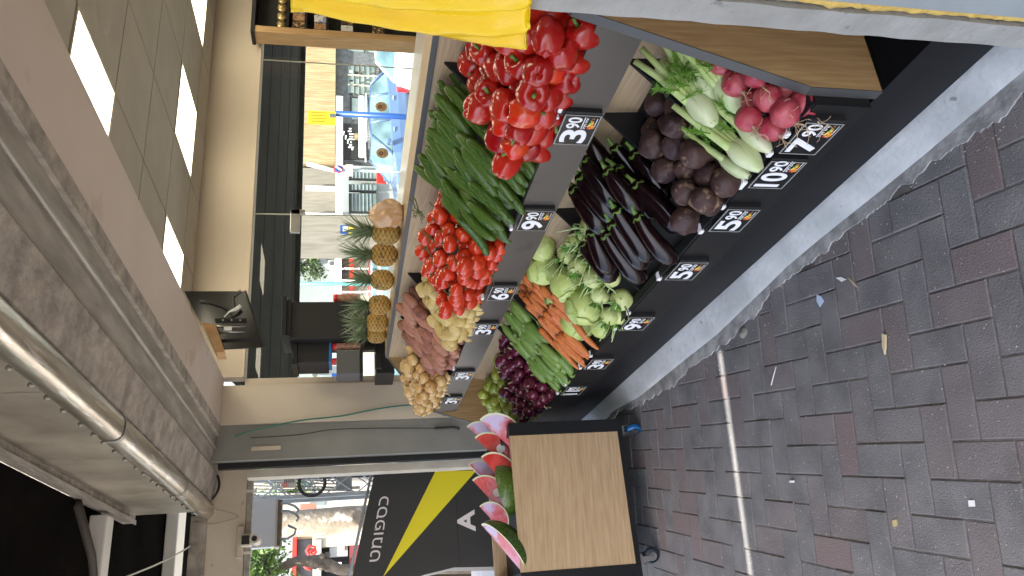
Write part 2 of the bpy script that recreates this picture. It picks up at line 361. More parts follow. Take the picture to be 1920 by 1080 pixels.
g.surf(lambda u, v: Vector((c.x, c.y, gz-.012*math.sqrt(max(0, 1-v*v)))) + Vector((.12*v*math.cos(2*PI*u), .12*v*math.sin(2*PI*u), 0)), 32, 5); g.build('round_speaker', K['ceil'], None, 'round cream ceiling speaker grille beside the nearest light panel', 'ceiling speaker')
# underside and fascia of the canopy along the shop front
XE = -6.3
g = MB().box((XE, 1.42, 2.487), (2.2, 1.497, 2.56)); g.build('stone_edge', K['concrete'], shop)
g = MB().prism([(1.42, 2.508), (1.31, 2.525), (1.31, 2.6), (1.42, 2.6)], XE, 2.2, 0); g.build('upper_track', K['galv'], shop)
g = MB().tube([(XE, 1.335, 2.514), (2.2, 1.335, 2.514)], .011, 10); g.build('bead', K['galv'], shop)
g = MB().prism([(1.31, 2.522), (1.215, 2.548), (1.215, 2.62), (1.31, 2.62)], XE, 2.2, 0); g.build('lower_track', K['galv'], shop)
g = MB(); 
for a, b in ((XE, -4.65), (-4.642, -1.9), (-1.892, 2.2)): g.prism([(1.213, 2.538), (1.195, 2.53), (1.0, 2.56), (1.0, 2.75), (1.213, 2.75)], a, b, 0)
g.build('rough_underside', K['concrete'], shop)
# steel tube with straps
tb = MB(); yc, zc = .935, 2.60
def tubeprof(u):
    a = 2*PI*u; return (yc + .062*math.copysign(abs(math.cos(a))**.75, math.cos(a)), zc + .055*math.copysign(abs(math.sin(a))**.75, math.sin(a)))
tb.surf(lambda u, v: (XE + (2.2-XE)*v, *tubeprof(u)), 24, 40); tbo = tb.build('steel_tube', K['tube'], shop)
g = MB()
BOLTS = []
for xs in (-2.2, -3.7, -5.2):
    MB().surf(lambda u, v: (xs+.04*(v-.5), yc+1.06*(tubeprof(u)[0]-yc), zc+1.06*(tubeprof(u)[1]-zc)), 24, 1).build('strap', K['galv'], shop)
for i in range(34):
    xb = XE+.2+i*.19; BOLTS.append(xb+R_(-.03, .03))
    
for a, b in ((XE, -5.35), (-5.345, -4.3), (-4.295, -3.1), (-3.095, -1.6), (-1.595, 2.2)):
    g = MB().surf(lambda u, v: (a+(b-a)*u, .93+.006*math.sin(PI*u), 2.66+.44*v), 6, 4, closeu=False, sm=False)
    g.add([(a, .935, 2.66), (b, .935, 2.66), (b, .935, 3.1), (a, .935, 3.1)], [(3, 2, 1, 0)]); g.build('fascia_sheet', K['sheet'], shop)
g = MB().box((XE, .872, 3.09), (2.2, 1.9, 3.17)); g.build('eaves', K['concrete'], shop)
g = MB().box((XE+.15, .862, 3.05), (2.2, .871, 3.13)); g.box((XE+.15, .84, 3.045), (2.2, .871, 3.05)); g.build('edge_angle', K['galv'], shop)
g = MB().box((XE, 1.9, 3.3), (2.2, 8.2, 3.5)); g.build('roof', K['concrete'], shop)
# the black awning over the pavement, in two sheets with a gap that lets the sun strip through
A0 = at(1355, 655, Z=0); A1 = at(1415, 1080, Z=0)
AWZ = 3.135
def lift(p, z): return p + SUND*((z-p.z)/SUND.z)
aw = thing('black_awning', (-2, 0, AWZ), 'black tarpaulin awning with brown end beam over the pavement', 'awning')
GA = lift(A0, AWZ); GB = lift(A0+(A1-A0)*1.25, AWZ); wgap = .046
xe0, xe1 = -5.05, -6.35
g = MB()
def slab(p, z0=AWZ, z1=AWZ+.03, mi=0): g.prism([(q[0], q[1]) for q in p], z0, z1, 2, mi)
YB = GB.y
for xb in BOLTS: MB().ball((xb, .895, 2.662), .011, 6, 4).build('bolt', K['galv'], shop)
slab([(-5.05, .86), (-5.45, .6), (-7.2, -1.7), (GB.x-wgap, -1.7), (GB.x-wgap, YB), (GA.x-wgap, GA.y), (GA.x-wgap, .86)])
slab([(GA.x, .86), (GA.x, GA.y), (GB.x, YB), (GB.x, -1.7), (3.5, -1.7), (3.5, .86)])
slab([(GA.x-wgap, GA.y), (GA.x, GA.y), (GA.x, .86), (GA.x-wgap, .86)])
slab([(GB.x-wgap, YB), (GB.x, YB), (GB.x, -1.7), (GB.x-wgap, -1.7)])
g.build('tarpaulin', K['tarp'], aw)
g = MB(); g.tube([(-5.07, .84, 3.13), (-5.47, .58, 3.13), (-7.22, -1.7, 3.13)], .035, 8); g.build('end_beam', K['tarpend'], aw)
g = MB(); g.tube([at(35, 890, Z=3.145), at(75, 975, Z=3.145), at(110, 1080, Z=3.145), at(140, 1180, Z=3.145)], .006, 6); g.build('seam', K['blackmat'], aw)
a2 = thing('slatted_awning', (-7.5, 0, 3.1), 'dark awning with white cross beams beyond the black tarpaulin', 'awning')
g = MB().box((-5.0, -1.7, 3.2), (-9.6, 1.35, 3.23)); g.build('canvas', K['tarp'], a2)
for xb, wd in ((-5.62, .1), (-7.95, .22)):
    MB().box((xb-wd, -1.7, 3.08), (xb+wd*.6, 1.6 if xb < -7 else .84, 3.19), bev=.01).build('beam', K['whitebeam'], a2)
# cross lintel at the street end of the passage, block, pipes
ln = thing('passage_lintel', (XE, 0, 2.3), 'cream plastered lintel across the street end of the passage', 'lintel')
MB().box((XE-.25, -2.5, 2.315), (XE, 1.345, 2.585)).build('beam', K['creamlintel'], ln)
MB().box((XE-.05, -2.5, 2.27), (XE+.012, 1.3, 2.31)).build('conduit', K['galv'], ln)
for y in (1.05, .6, .25): MB().box((XE-.05, y, 2.262), (XE+.02, y+.02, 2.318)).build('clip', K['whiteframe'], ln)
g = MB().box((XE-.3, .1, 2.588), (XE+.03, .9, 2.70), bev=.01)
for v in g.v: v += Vector((.012*noise.noise(v*9), .014*noise.noise(v*11), .008*noise.noise(v*13)))
g.build('concrete_block', K['concrete'], None, 'rough bare concrete block on top of the cream lintel', 'block')
g = MB().box((XG-.17, 1.235, 0), (XG-.03, 1.497, 2.55)); gc = g.build('shutter_box', K['greycol'], shop)
MB().box((XG-.16, 1.19, 0), (XG-.1, 1.231, 2.5)).build('dark_gap', K['blackmat'], shop)  # black strip stands for the shade in the gap beside the door frame
MB().box((XG-.3, 1.13, 0), (XG-.17, 1.19, 2.3)).build('door_frame', K['whiteframe'], shop)
MB().box((XG-.02, 1.30, 2.05), (XG-.026, 1.33, 2.26)).build('tape', K['creamlintel'], shop)
# cables
def cable(name, pts, r, mat, label):
    P = [Vector(p) for p in pts]; out = []
    for i in range(len(P)-1):
        p0, p1, p2, p3 = P[max(i-1, 0)], P[i], P[i+1], P[min(i+2, len(P)-1)]
        for k in range(6):
            t = k/6; out.append(.5*((2*p1)+(p2-p0)*t+(2*p0-5*p1+4*p2-p3)*t*t+(3*p1-p0-3*p2+p3)*t**3))
    out.append(P[-1]); MB().tube(out, r, 6).build(name, mat, None, label, 'cable')
cable('green_cable', [at(x, y, X=XG+.02) for x, y in ((441, 818), (480, 806), (560, 789), (640, 780), (700, 768), (760, 760), (800, 762), (835, 780))], .0065, K['greencable'], 'green cable running down the grey shutter box beside the display')
cable('black_cable', [at(x, y, X=XG-.01) for x, y in ((470, 821), (560, 815), (620, 806), (700, 803), (820, 803))], .004, K['cable'], 'thin black cable stapled down the grey shutter box')
cable('connector_lead', [at(x, y, X=XG) for x, y in ((815, 803), (832, 802), (850, 801), (862, 804))], .012, K['cable'], 'thick black plug lead hanging behind the display end panel')
cable('tan_wire', [at(172, 947, X=-5.9), at(260, 949, X=-6), at(360, 952, X=-6.1), at(410, 956, X=-6.2), at(444, 966, X=-6.22), at(440, 972, X=-6.22), at(400, 982, X=-6.25), at(362, 981, X=-6.26)], .004, K['tancable'], 'tan wire drooping below the steel tube to the concrete block')
cable('white_wire', [at(228, 1085, X=-5.4), at(290, 1060, X=-5.8), at(330, 1040, X=-6.1), at(357, 1024, X=-6.26)], .006, K['whitebeam'], 'white wire stretched from the awning to the concrete block')
cable('looped_cable', [at(397, 888, X=XE+.04), at(408, 893, X=XE+.06), at(411, 910, X=XE+.06), at(406, 925, X=XE+.06), at(397, 936, X=XE+.04)], .009, K['cable'], 'short loop of black cable against the cream lintel')
cable('hanging_wire', [at(x, y, X=-6.5) for x, y in ((735, 875), (752, 868), (790, 862), (808, 853), (835, 850), (895, 852))], .003, K['cable'], 'thin black wire hanging across the doorway')
# security camera on the lintel
t = thing('security_camera', at(462, 1012, X=XE+.05), 'white bullet security camera under the cream lintel', 'camera')
p = at(480, 1013, X=XE+.1); q = at(470, 1016, X=XE+.2)
MB().surf(lambda u, v: (XE+.02+.2*v, p.y+.034*math.cos(2*PI*u), p.z+.034*math.sin(2*PI*u)), 20, 1).surf(lambda u, v: (XE+.22, p.y+.034*v*math.cos(2*PI*u), p.z+.034*v*math.sin(2*PI*u)), 20, 1).build('housing', K['whiteframe'], t)
MB().surf(lambda u, v: (XE+.222, p.y+.02*v*math.cos(2*PI*u), p.z+.02*v*math.sin(2*PI*u)), 16, 1).build('lens', K['tvplastic'], t)
p2 = at(461, 1013, X=XE+.08); MB().box((XE, p2.y-.045, p2.z-.04), (XE+.1, p2.y+.045, p2.z+.04), bev=.012).build('bracket', K['whiteframe'], t)
MB().box((XE+.1, p2.y-.032, p2.z-.028), (XE+.106, p2.y+.032, p2.z+.028), bev=.002).build('face', K['tvplastic'], t)
MB().box((XE-.02, p2.y-.12, p2.z+.02), (XE+.03, p2.y+.11, p2.z+.07), bev=.006).build('mounting_plate', K['creamlintel'], t)
# glass wall with steel clamp
gw = thing('glass_wall', (XG-.06, 4, 1), 'frameless glass window wall at the far end of the shop', 'window')
ys = [1.862, 3.32, 4.95, 6.5, 8]
for i in range(4):
    MB().box((XG-.065, ys[i]+.003, .4), (XG-.055, ys[i+1]-.003, 2.33)).build('pane', K['glass'], gw)
for y in ys[1:4]: MB().box((XG-.066, y-.003, .4), (XG-.054, y+.003, 2.33)).build('seam', K['whiteframe'], gw)
for q_, r_ in (((545, 393), (562, 436)), ((545, 393), (572, 402))):
    a = at(*q_, X=XG-.05); b = at(*r_, X=XG-.05); MB().box((XG-.075, a.y, a.z), (XG-.045, b.y, b.z), bev=.003).build('clamp', K['metal'], gw)
MB().box((XG-.4, 1.87, .06), (XG-.02, 8, .4)).build('sill', K['plaster'], gw)
for px_, py_ in ((715, 200), (717, 287)):
    c = at(px_, py_, X=XG-.052); t = thing('round_sticker', c, 'round brown paper sticker on the glass %s' % ('right of the blue pole' if py_ == 200 else 'left of the blue pole'), 'sticker', 'round stickers on the window glass')
    MB().surf(lambda u, v: (XG-.052+.0015*(1-v), c.y+.055*v*math.cos(2*PI*u), c.z+.055*v*math.sin(2*PI*u)), 28, 2).build('paper', M('kraft', (.42, .29, .18), (.5, .36, .23), ns=40, rough=.8), t)
    g = MB()
    for k in range(6):
        a = k*1.05; g.ball((XG-.049, c.y+.016*math.cos(a)-.004, c.z+.012+.014*math.sin(a)), .009, 7, 5, mi=k % 2, sq=(.15, 1, .8))
    g.build('emblem', [K['leafdk'], M('emblem_red', (.25, .02, .02))], t)
    textmb('•ııııı•', (XG-.0495, c.y-.028, c.z-.028), (0, 1, 0), (0, 0, 1), .056, .01, .001).build('lettering', K['blackmat'], t)
# ================================================================== POST, YELLOW PLASTIC
def wavy(a, b, mbox=.0):
    pass
def postmesh(x0, x1, y0, y1, z0, z1, amp, n=90):
    g = MB(); P = [(x1, y1), (x1, y0), (x0, y0), (x0, y1)]
    rr = []
    for i in range(n+1):
        z = z0+(z1-z0)*i/n
        for (x, y) in P:
            d = noise.noise(Vector((x*9, y*9, z*14)))*amp; rr.append((x+d, y+d*.6, z))
    g.add(rr, [[i*4+k, i*4+(k+1) % 4, (i+1)*4+(k+1) % 4, (i+1)*4+k] for i in range(n) for k in range(4)])
    return g
pt = thing('grey_post', (-1.09, 1.12, 0), 'rough grey concrete post with crumbling yellow foam at the display side', 'post')
postmesh(-1.128, -1.066, 1.092, 1.22, .0, 2.487, .003).build('shaft', K['concgrey'], pt)
g = MB().box((-1.063, 1.105, 0), (-1.04, 1.2, 2.487)); g.build('joint', K['concrete'], pt)
g = MB(); rr = []
n = 150
for i in range(n+1):
    z = .0+2.4*i/n; wd = .012+.012*abs(noise.noise(Vector((2, 4, z*9))))+.008*noise.noise(Vector((7, 4, z*40)))
    if .34 < z < .62: wd += .004
    if z > .7: wd *= .55
    dz = .006*noise.noise(Vector((9, 1, z*50)))
    rr += [(-1.042-wd, 1.104, z), (-1.042-wd*.8, 1.094+dz, z), (-1.046, 1.089+dz, z), (-1.034, 1.092+dz, z), (-1.034, 1.11, z)]
g.add(rr, [[i*5+k, i*5+k+1, (i+1)*5+k+1, (i+1)*5+k] for i in range(n) for k in range(4)], 0, True); g.build('foam', K['foam'], pt)
MB().box((-1.034, 1.085, 0), (-.4, 1.3, 2.487)).build('grey_panel', K['greypaint'], pt)
# yellow plastic sheet hanging beside the post
g = MB(); nU, nV = 26, 60
top = [at(545, 26, Y=1.085), at(545, -60, Y=1.085)]; key = [(545, 24), (600, 32), (690, 50), (760, 62), (830, 76), (930, 91), (985, 90), (996, 72)]
def lin(t):
    k = min(int(t*(len(key)-1)), len(key)-2); f = t*(len(key)-1)-k; a = Vector(key[k]); b = Vector(key[k+1]); return a+(b-a)*f
def ysheet(u, v):
    e = lin(v); x = e.x; yy = e.y + (-70-e.y)*u
    if v > .9: x = 985 + 10*math.sin(u*3) + 4*noise.noise(Vector((u*14, 0, 2)))
    p = at(x, yy + 1.5*noise.noise(Vector((v*14, 3, 0)))*(1-u), Y=1.055)
    wr = .010*math.sin(u*21+2*math.sin(v*4)) + .008*noise.noise(Vector((u*11, v*3.2, 0))) + .005*noise.noise(Vector((u*25, v*9, 4)))
    return p + Vector((0, wr, 0))
g.surf(ysheet, nU, nV, closeu=False); yo = g.build('plastic_sheet', K['yellow'], None, 'wrinkled bright yellow plastic sheet hanging over the post', 'plastic sheet')
md = yo.modifiers.new('s', 'SOLIDIFY'); md.thickness = .0015
# ================================================================== PRODUCE DISPLAY
DX0, DX1 = -5.06, -1.35
disp = thing('produce_display', (-3.2, 1.4, .06), 'long two tier oak and black vegetable display with bins', 'display stand')
prof = [(1.13, .265), (1.13, .462), (1.325, 1.045), (1.72, 1.312), (1.72, .265)]
def panel(x0, x1, name):
    o = MB().prism(prof, x0, x1, 0).build(name, K['woodZ'], disp)
    g = MB()
    for i in range(3):
        a = Vector((0, *prof[i])); b = Vector((0, *prof[i+1])); t = (b-a).normalized(); nrm = Vector((0, -t.z, t.y))
        if nrm.y > 0 and i < 1: nrm = -nrm
        a2 = a + nrm*.003; b2 = b + nrm*.003
        vs = []
        for x in (x0-.001, x1+.001):
            for p in (a-nrm*.001 if False else a2, b2, b+nrm*.0005, a+nrm*.0005): vs.append((x, p.y, p.z))
        g.add(vs, [(0, 1, 2, 3), (7, 6, 5, 4), (0, 4, 5, 1), (1, 5, 6, 2), (2, 6, 7, 3), (3, 7, 4, 0)])
    g.build('edge_band', K['band'], o); return o
p1 = panel(DX1-.028, DX1, 'side_panel'); p2 = panel(DX0, DX0+.028, 'side_panel')
xa, xb = DX0+.029, DX1-.029
MB().box((xa, 1.10, .285), (xb, 1.128, .44)).build('lower_fascia', K['fasciadark'], disp)
MB().box((xa, 1.104, .441), (xb, 1.11, .4465)).box((xa, 1.095, .452), (xb, 1.13, .457)).build('rail', K['black'], disp)
MB().box((DX0+.1, 1.145, .075), (-.75, 1.165, .262)).box((xa-.03, 1.132, .2), (-.75, 1.1435, .2625)).build('base_panel', K['black'], disp)
MB().box((-1.345, 1.1315, .2626), (-.75, 1.7, .2646)).build('base_top', K['matt'], disp); MB().box((DX0+.1, 1.165, .06), (-.75, 1.7, .07)).build('base_floor', K['black'], disp)
MB().box((xa, 1.30, .853), (xb, 1.318, .982)).build('upper_fascia', K['fascia'], disp)
MB().prism([(1.318, .853), (1.60, .80), (1.60, .83), (1.318, .87)], xa, xb, 0).build('upper_shelf', K['woodX'], disp)
MB().prism([(1.132, .38), (1.56, .655), (1.56, .63), (1.132, .35)], xa, xb, 0).build('lower_tray', K['blackmat'], disp)
MB().prism([(1.51, .6), (1.56, .6), (1.60, .86), (1.55, .86)], xa, xb, 0).build('lower_back', K['woodX'], disp)
MB().prism([(1.319, .93), (1.69, 1.15), (1.69, 1.12), (1.319, .9)], xa, xb, 0).build('upper_tray', K['blackmat'], disp)
MB().box((xa, 1.69, 1.1), (xb, 1.702, 1.292)).build('upper_back', K['woodX'], disp)
MB().box((xa, 1.692, 1.293), (xb, 1.86, 1.312)).build('ledge', K['woodX'], disp)
MB().box((xa, 1.686, 1.291), (xb, 1.691, 1.3125)).build('ledge_band', K['band'], disp)
UP = dict(yf=1.325, zf=.945, yb=1.685, zb=1.158); LO = dict(yf=1.135, zf=.395, yb=1.52, zb=.63)
def divider(x, tier):
    if tier == 'u': poly = [(1.32, .95), (1.32, .992), (1.34, 1.0), (1.688, 1.262), (1.688, 1.16)]
    else: poly = [(1.132, .39), (1.132, .452), (1.15, .47), (1.49, .765), (1.50, .62)]
    MB().prism(poly, x-.005, x+.005, 0).build('divider', K['black'], disp)
UD = [-2.01, -3.66, -4.27]; LD = [-1.525, -1.71, -1.975, -2.61, -3.04, -3.49, -3.93]
for x in UD: divider(x, 'u')
for x in LD: divider(x, 'l')
# pale clips along both rails
g = MB()
for x in (-1.50, -1.59, -1.76, -1.88, -2.04, -1.74, -2.41, -2.75, -2.93, -3.29, -3.47, -3.75, -3.92):
    g = MB().box((x-.011, 1.088, .447), (x+.011, 1.12, .462), bev=.003); g.build('rail_clip', K['print'], disp)
for x in (-1.71, -1.87, -1.75, -2.42, -3.07, -3.35, -4.08, -4.6):
    MB().box((x-.01, 1.29, .984), (x+.01, 1.315, .996), bev=.003).build('rail_clip', K['print'], disp)
# ------------------------------------------------------------------ price tags
K['pic'] = [M('pic_red', (.6, .03, .02)), M('pic_orange', (.8, .25, .03)), M('pic_yellow', (.85, .6, .1)), M('pic_green', (.12, .35, .05)), M('pic_brown', (.25, .1, .04))]
def price_tag(xl, xr, yf, zt, big, what):
    wd = xr-xl; h = .112; y0 = yf-.018
    t = thing('price_tag', ((xl+xr)/2, yf, zt-h), 'black price tag reading %s.90 below the %s' % (big, what), 'price tag', 'price tags on the display rails')
    MB().box((xl, y0, zt-h), (xr, y0+.008, zt), bev=.003).build('board', K['tagblack'], t)
    g = MB(); e = .0028
    for a, b in (((xl+.002, zt-h+.002), (xr-.002, zt-h+.002+e)), ((xl+.002, zt-.002-e), (xr-.002, zt-.002)), ((xl+.002, zt-h+.002+e), (xl+.002+e*.7, zt-.002-e)), ((xr-.002-e*.7, zt-h+.002+e), (xr-.002, zt-.002-e))):
        g.box((a[0], y0-.0012, a[1]), (b[0], y0+.001, b[1]))
    g.build('rim', K['clear'], t)
    MB().box((xr-.002, y0+.002, zt-h+.004), (xr+.01, yf-.001, zt-.002)).build('bracket', K['blackmat'], t)
    yt = y0-.0006
    bw = .066 if len(big) == 1 else .074
    textmb(big, (xl+.012, yt, zt-h+.021), (1, 0, 0), (0, 0, 1), bw, .078, .001, bold=.022).build('price_number', K['print'], t)
    textmb('90', (xl+.018+bw, yt, zt-.058), (1, 0, 0), (0, 0, 1), .052, .041, .001, bold=.014).build('price_number', K['print'], t)
    MB().box((xl+.018+bw, yt-.0005, zt-.0655), (xl+.07+bw, yt+.001, zt-.063)).build('printed_line', K['print'], t); g = MB()
    m2 = textmb('ג״קל ח״ש', (xl+.018+bw, yt, zt-.078), (1, 0, 0), (0, 0, 1), .05, .0105, .001, bold=.01); g.add(m2.v, m2.f)
    g.build('small_print', K['print'], t); MB().box((xl+.03+bw, yt-.0005, zt-h+.010), (xl+.066+bw, yt+.001, zt-h+.0115)).build('printed_line', K['print'], t)
    g = MB(); rs = random.Random(5)
    for k in range(26):
        u = rs.random(); cx = xl+.022+bw+u*.046; cz = zt-.090+.006*rs.uniform(-1, 1)*(1.3-u)-.002+u*.004
        g.ball((cx, yt, cz), .0055*(1.2-u*.7), 6, 4, mi=rs.choice([0, 0, 1, 2, 2, 3]) if u < .75 else 4, sq=(1, .12, 1))
    g.build('picture', K['pic'], t)
for x0, wv, big, what in ((-1.858, .148, '3', 'red peppers'), (-2.408, .148, '9', 'cucumbers'), (-3.062, .15, '6', 'tomatoes'), (-3.50, .15, '3', 'yellow potatoes'), (-4.245, .15, '3', 'red potatoes'), (-4.765, .15, '3', 'brown onions')):
    price_tag(x0, x0+wv, 1.30, .977, big, what)
for x0, wv, big, what in ((-1.57, .143, '7', 'pink radishes'), (-1.748, .143, '10', 'fennel bulbs'), (-2.018, .147, '5', 'beetroots'), (-2.397, .15, '5', 'aubergines'), (-2.92, .15, '9', 'green cabbages'), (-3.46, .15, '3', 'carrots'), (-3.915, .15, '11', 'courgettes')):
    price_tag(x0, x0+wv, 1.10, .444, big, what)
# ================================================================== PRODUCE
K['pepper'] = M('red_pepper', (.36, .004, .006), (.27, .003, .005), rough=.24, ns=4, rnd=(.6, .03, .008), rndf=.6, coat=.35, bump=.0008, bs=30)
K['pepperor'] = M('orange_red_pepper', (.6, .02, .008), (.62, .07, .008), rough=.2, ns=16, coat=.35, lo=.45, hi=.6)
K['stem'] = M('green_stem', (.1, .2, .03), (.16, .27, .06), rough=.6, ns=20)
K['cuke'] = axial('cucumber_skin', (.026, .072, .008), (.085, .155, .022), n=9, axis=0, rough=.36, rnd=(.09, .15, .02), rndf=.55, bump=.0008, bs=160, c3=(.2, .27, .12), s3=230, t3=.68)
K['cuketip'] = M('cucumber_tip', (.09, .16, .03), (.13, .2, .06), rough=.5, ns=50)
K['tomato'] = M('tomato_skin', (.52, .02, .008), (.6, .045, .012), rough=.18, ns=7, rnd=(.66, .06, .015), rndf=.5, coat=.3)
K['calyx'] = M('calyx_green', (.07, .12, .03), (.12, .15, .05), rough=.7, ns=20)
K['ypot'] = M('yellow_potato', (.66, .5, .18), (.44, .31, .1), rough=.6, ns=20, detail=8, rnd=(.66, .52, .25), rndf=.6, c3=(.3, .19, .08), s3=60, t3=.71, bump=.0009, bs=60)
K['rpot'] = M('red_potato', (.32, .11, .075), (.17, .065, .045), rough=.62, ns=22, detail=8, lo=.42, hi=.6, rnd=(.52, .25, .16), rndf=.75, c3=(.14, .07, .04), s3=60, t3=.63, bump=.0012, bs=55)
K['onion'] = axial('onion_skin', (.5, .25, .075), (.68, .44, .18), n=13, axis=2, rough=.35, rnd=(.6, .46, .2), rndf=.8, coat=.15)
K['oniondry'] = M('onion_neck', (.5, .36, .2), (.6, .5, .33), rough=.8, ns=30)
K['ronion'] = axial('red_onion_skin', (.075, .008, .022), (.13, .016, .045), n=16, axis=2, rough=.22, rnd=(.2, .025, .06), rndf=.6, coat=.3)
K['lime'] = M('green_fruit', (.3, .36, .045), (.22, .3, .035), rough=.3, ns=12, rnd=(.42, .42, .06), rndf=.8, bump=.0003, bs=160, coat=.2)
K['zuc'] = M('courgette_skin', (.15, .25, .045), (.22, .33, .08), rough=.4, ns=30, st=(.3, 1, 1), rnd=(.1, .2, .03), rndf=.7, c3=(.32, .42, .16), s3=170, t3=.64)
K['zuctip'] = M('courgette_stem', (.3, .38, .14), rough=.6)
K['carrot'] = M('carrot_skin', (.66, .19, .035), (.46, .11, .022), rough=.5, ns=16, detail=8, st=(3, 1, 1), rnd=(.66, .22, .06), rndf=.6, c3=(.2, .09, .04), s3=70, t3=.69, bump=.0015, bs=70)
K['cabb'] = M('cabbage_leaf', (.42, .54, .12), (.56, .65, .22), rough=.42, ns=6, rnd=(.66, .7, .34), rndf=.4, bump=.002, bs=18)
K['cabb2'] = M('cabbage_outer_leaf', (.34, .47, .1), (.62, .7, .3), rough=.42, ns=22, st=(1, 1, .25), rnd=(.6, .66, .3), rndf=.5, bump=.003, bs=24, detail=6, lo=.42, hi=.6)
K['vein'] = M('cabbage_vein', (.62, .7, .42), rough=.45)
K['kohl'] = M('kohlrabi_skin', (.5, .58, .18), (.6, .66, .3), rough=.4, ns=8, c3=(.3, .4, .12), s3=30, t3=.66, bump=.001, bs=30)
K['kohls'] = M('kohlrabi_stalk', (.36, .5, .16), (.52, .62, .32), rough=.5, ns=18)
K['herb'] = M('young_leaf', (.08, .22, .03), (.14, .3, .04), rough=.5, ns=20)
K['aub'] = M('aubergine_skin', (.005, .0025, .003), (.009, .0035, .0045), rough=.14, ns=3, coat=.12, spec=.3, rnd=(.014, .004, .005), rndf=.6)
K['beet'] = M('beetroot_skin', (.032, .014, .016), (.075, .036, .03), rough=.6, ns=12, bump=.004, bs=50, c3=(.2, .13, .08), s3=26, t3=.6, detail=8)
K['fen'] = M('fennel_bulb', (.5, .6, .3), (.68, .72, .48), rough=.35, ns=9, st=(.5, 3, 3), bump=.0008, bs=60)
K['fens'] = M('fennel_stalk', (.4, .54, .16), (.56, .66, .3), rough=.4, ns=18, st=(.5, 4, 4))
K['frond'] = M('fennel_frond', (.1, .24, .025), (.16, .34, .03), rough=.6, ns=20)
K['rad'] = M('radish_skin', (.34, .022, .045), (.62, .16, .17), rough=.42, ns=26, detail=8, st=(1, 1, 2), rnd=(.34, .02, .045), rndf=.7, bump=.001, bs=60)
K['root'] = M('dry_root', (.6, .42, .24), (.7, .5, .34), rough=.8, ns=40)
K['pine'] = M('pineapple_eye', (.36, .2, .045), (.5, .29, .06), rough=.55, ns=30, rnd=(.5, .25, .05), rndf=.6, bump=.002, bs=60, c3=(.12, .09, .03), s3=45, t3=.6)
K['pinedk'] = M('pineapple_groove', (.09, .075, .02), (.16, .17, .05), rough=.8, ns=30)
K['pinelf'] = M('pineapple_leaf', (.12, .18, .09), (.26, .33, .2), rough=.5, ns=14)
K['rind'] = axial('melon_rind', (.02, .055, .012), (.10, .17, .03), n=7, axis=0, rough=.3, coat=.25, amp=3, c3=(.3, .26, .07), s3=9, t3=.64)
K['rindy'] = axial('melon_rind_yellowed', (.035, .09, .015), (.14, .2, .03), n=7, axis=0, rough=.3, coat=.25, amp=3, c3=(.5, .42, .13), s3=10, t3=.55)
K['white_rind'] = M('melon_pith', (.66, .7, .42), (.72, .72, .52), rough=.4)
K['flesh'] = M('melon_flesh', (.55, .035, .03), (.68, .1, .08), rough=.12, ns=16, coat=.5, bump=.0012, bs=50)
K['flesh_sheen'] = M('melon_flesh_wrap_sheen', (.6, .1, .12), (.68, .22, .25), rough=.12, ns=20, coat=.7, bump=.0012, bs=50, c3=(.62, .52, .74), s3=4.5, t3=.5)  # lilac patches paint the plastic wrap's reflection into the pink flesh colour
def sp(c, p): return math.copysign(abs(c)**p, c)
def lathe(prof, nu=16, bend=None, mi=0, wob=0, seed=0, g=None, axis='x', lobes=0, lam=0):
    """prof: list of (position along axis, radius)"""
    g = g or MB(); n = len(prof)-1
    def fn(u, v):
        k = min(int(v*n+1e-6), n-1); f = v*n-k; a = prof[k][0]*(1-f)+prof[k+1][0]*f; r = max(prof[k][1]*(1-f)+prof[k+1][1]*f, 1e-4)
        an = 2*PI*u; r *= 1+lam*abs(math.cos(lobes*an/2+seed))
        p = Vector((a, r*math.cos(an), r*math.sin(an)))
        if wob: p += p.normalized()*wob*noise.noise(p*28+Vector((seed*3.1, 0, seed)))
        if bend: p.z += bend*(a*a)
        return p if axis == 'x' else Vector((p.y, p.z, p.x))
    return g.surf(fn, nu, n*2 if n < 8 else n, mi)
def smoothprof(L, r, n=12, e0=2.4, e1=2.4, skew=0):
    out = []
    for i in range(n+1):
        t = -math.cos(PI*i/n); e = e0 if t < 0 else e1
        out.append((t*L/2, r*(1-abs(t)**e)**(1/e)*(1+skew*t)))
    return out
def blobm(r, sq=(1, 1, 1), nu=18, nv=12, wob=0, seed=0, fn2=None):
    g = MB()
    def fn(u, v):
        ph = PI*min(max(v, .002), .998); d = Vector((math.sin(ph)*math.cos(2*PI*u), math.sin(ph)*math.sin(2*PI*u), math.cos(ph)))
        rr = r*(1+wob*noise.noise(d*1.6+Vector((seed*5.3, seed, 2))))
        if fn2: rr *= fn2(2*PI*u, ph)
        return Vector((d.x*rr*sq[0], d.y*rr*sq[1], d.z*rr*sq[2]))
    return g.surf(fn, nu, nv)
HOLD = []
def proto(name, parts, label='', cat='', group=None):
    """parts: (name, MB, material[, subparts])"""
    r = thing(name, (0, 0, 0), label, cat, group)
    for p in parts:
        o = p[1].build(p[0], p[2], r)
        for q in (p[3] if len(p) > 3 else []):
            q[1].build(q[0], q[2], o)
    HOLD.append(r); return r
def single(name, mb, mat, label='', cat='', group=None):
    o = mb.build(name, mat, None, label, cat, group); HOLD.append(o); return o
def place(pr, pos, rot, s, label=None):
    c = copy_tree(pr); sc_ = (s, s, s) if not isinstance(s, (tuple, list)) else s
    m = rot.to_matrix() if hasattr(rot, 'to_matrix') else rot
    c.matrix_world = Matrix.Translation(pos) @ m.to_4x4() @ Matrix.Diagonal((*sc_, 1)); 
    if label: c['label'] = label
    return c
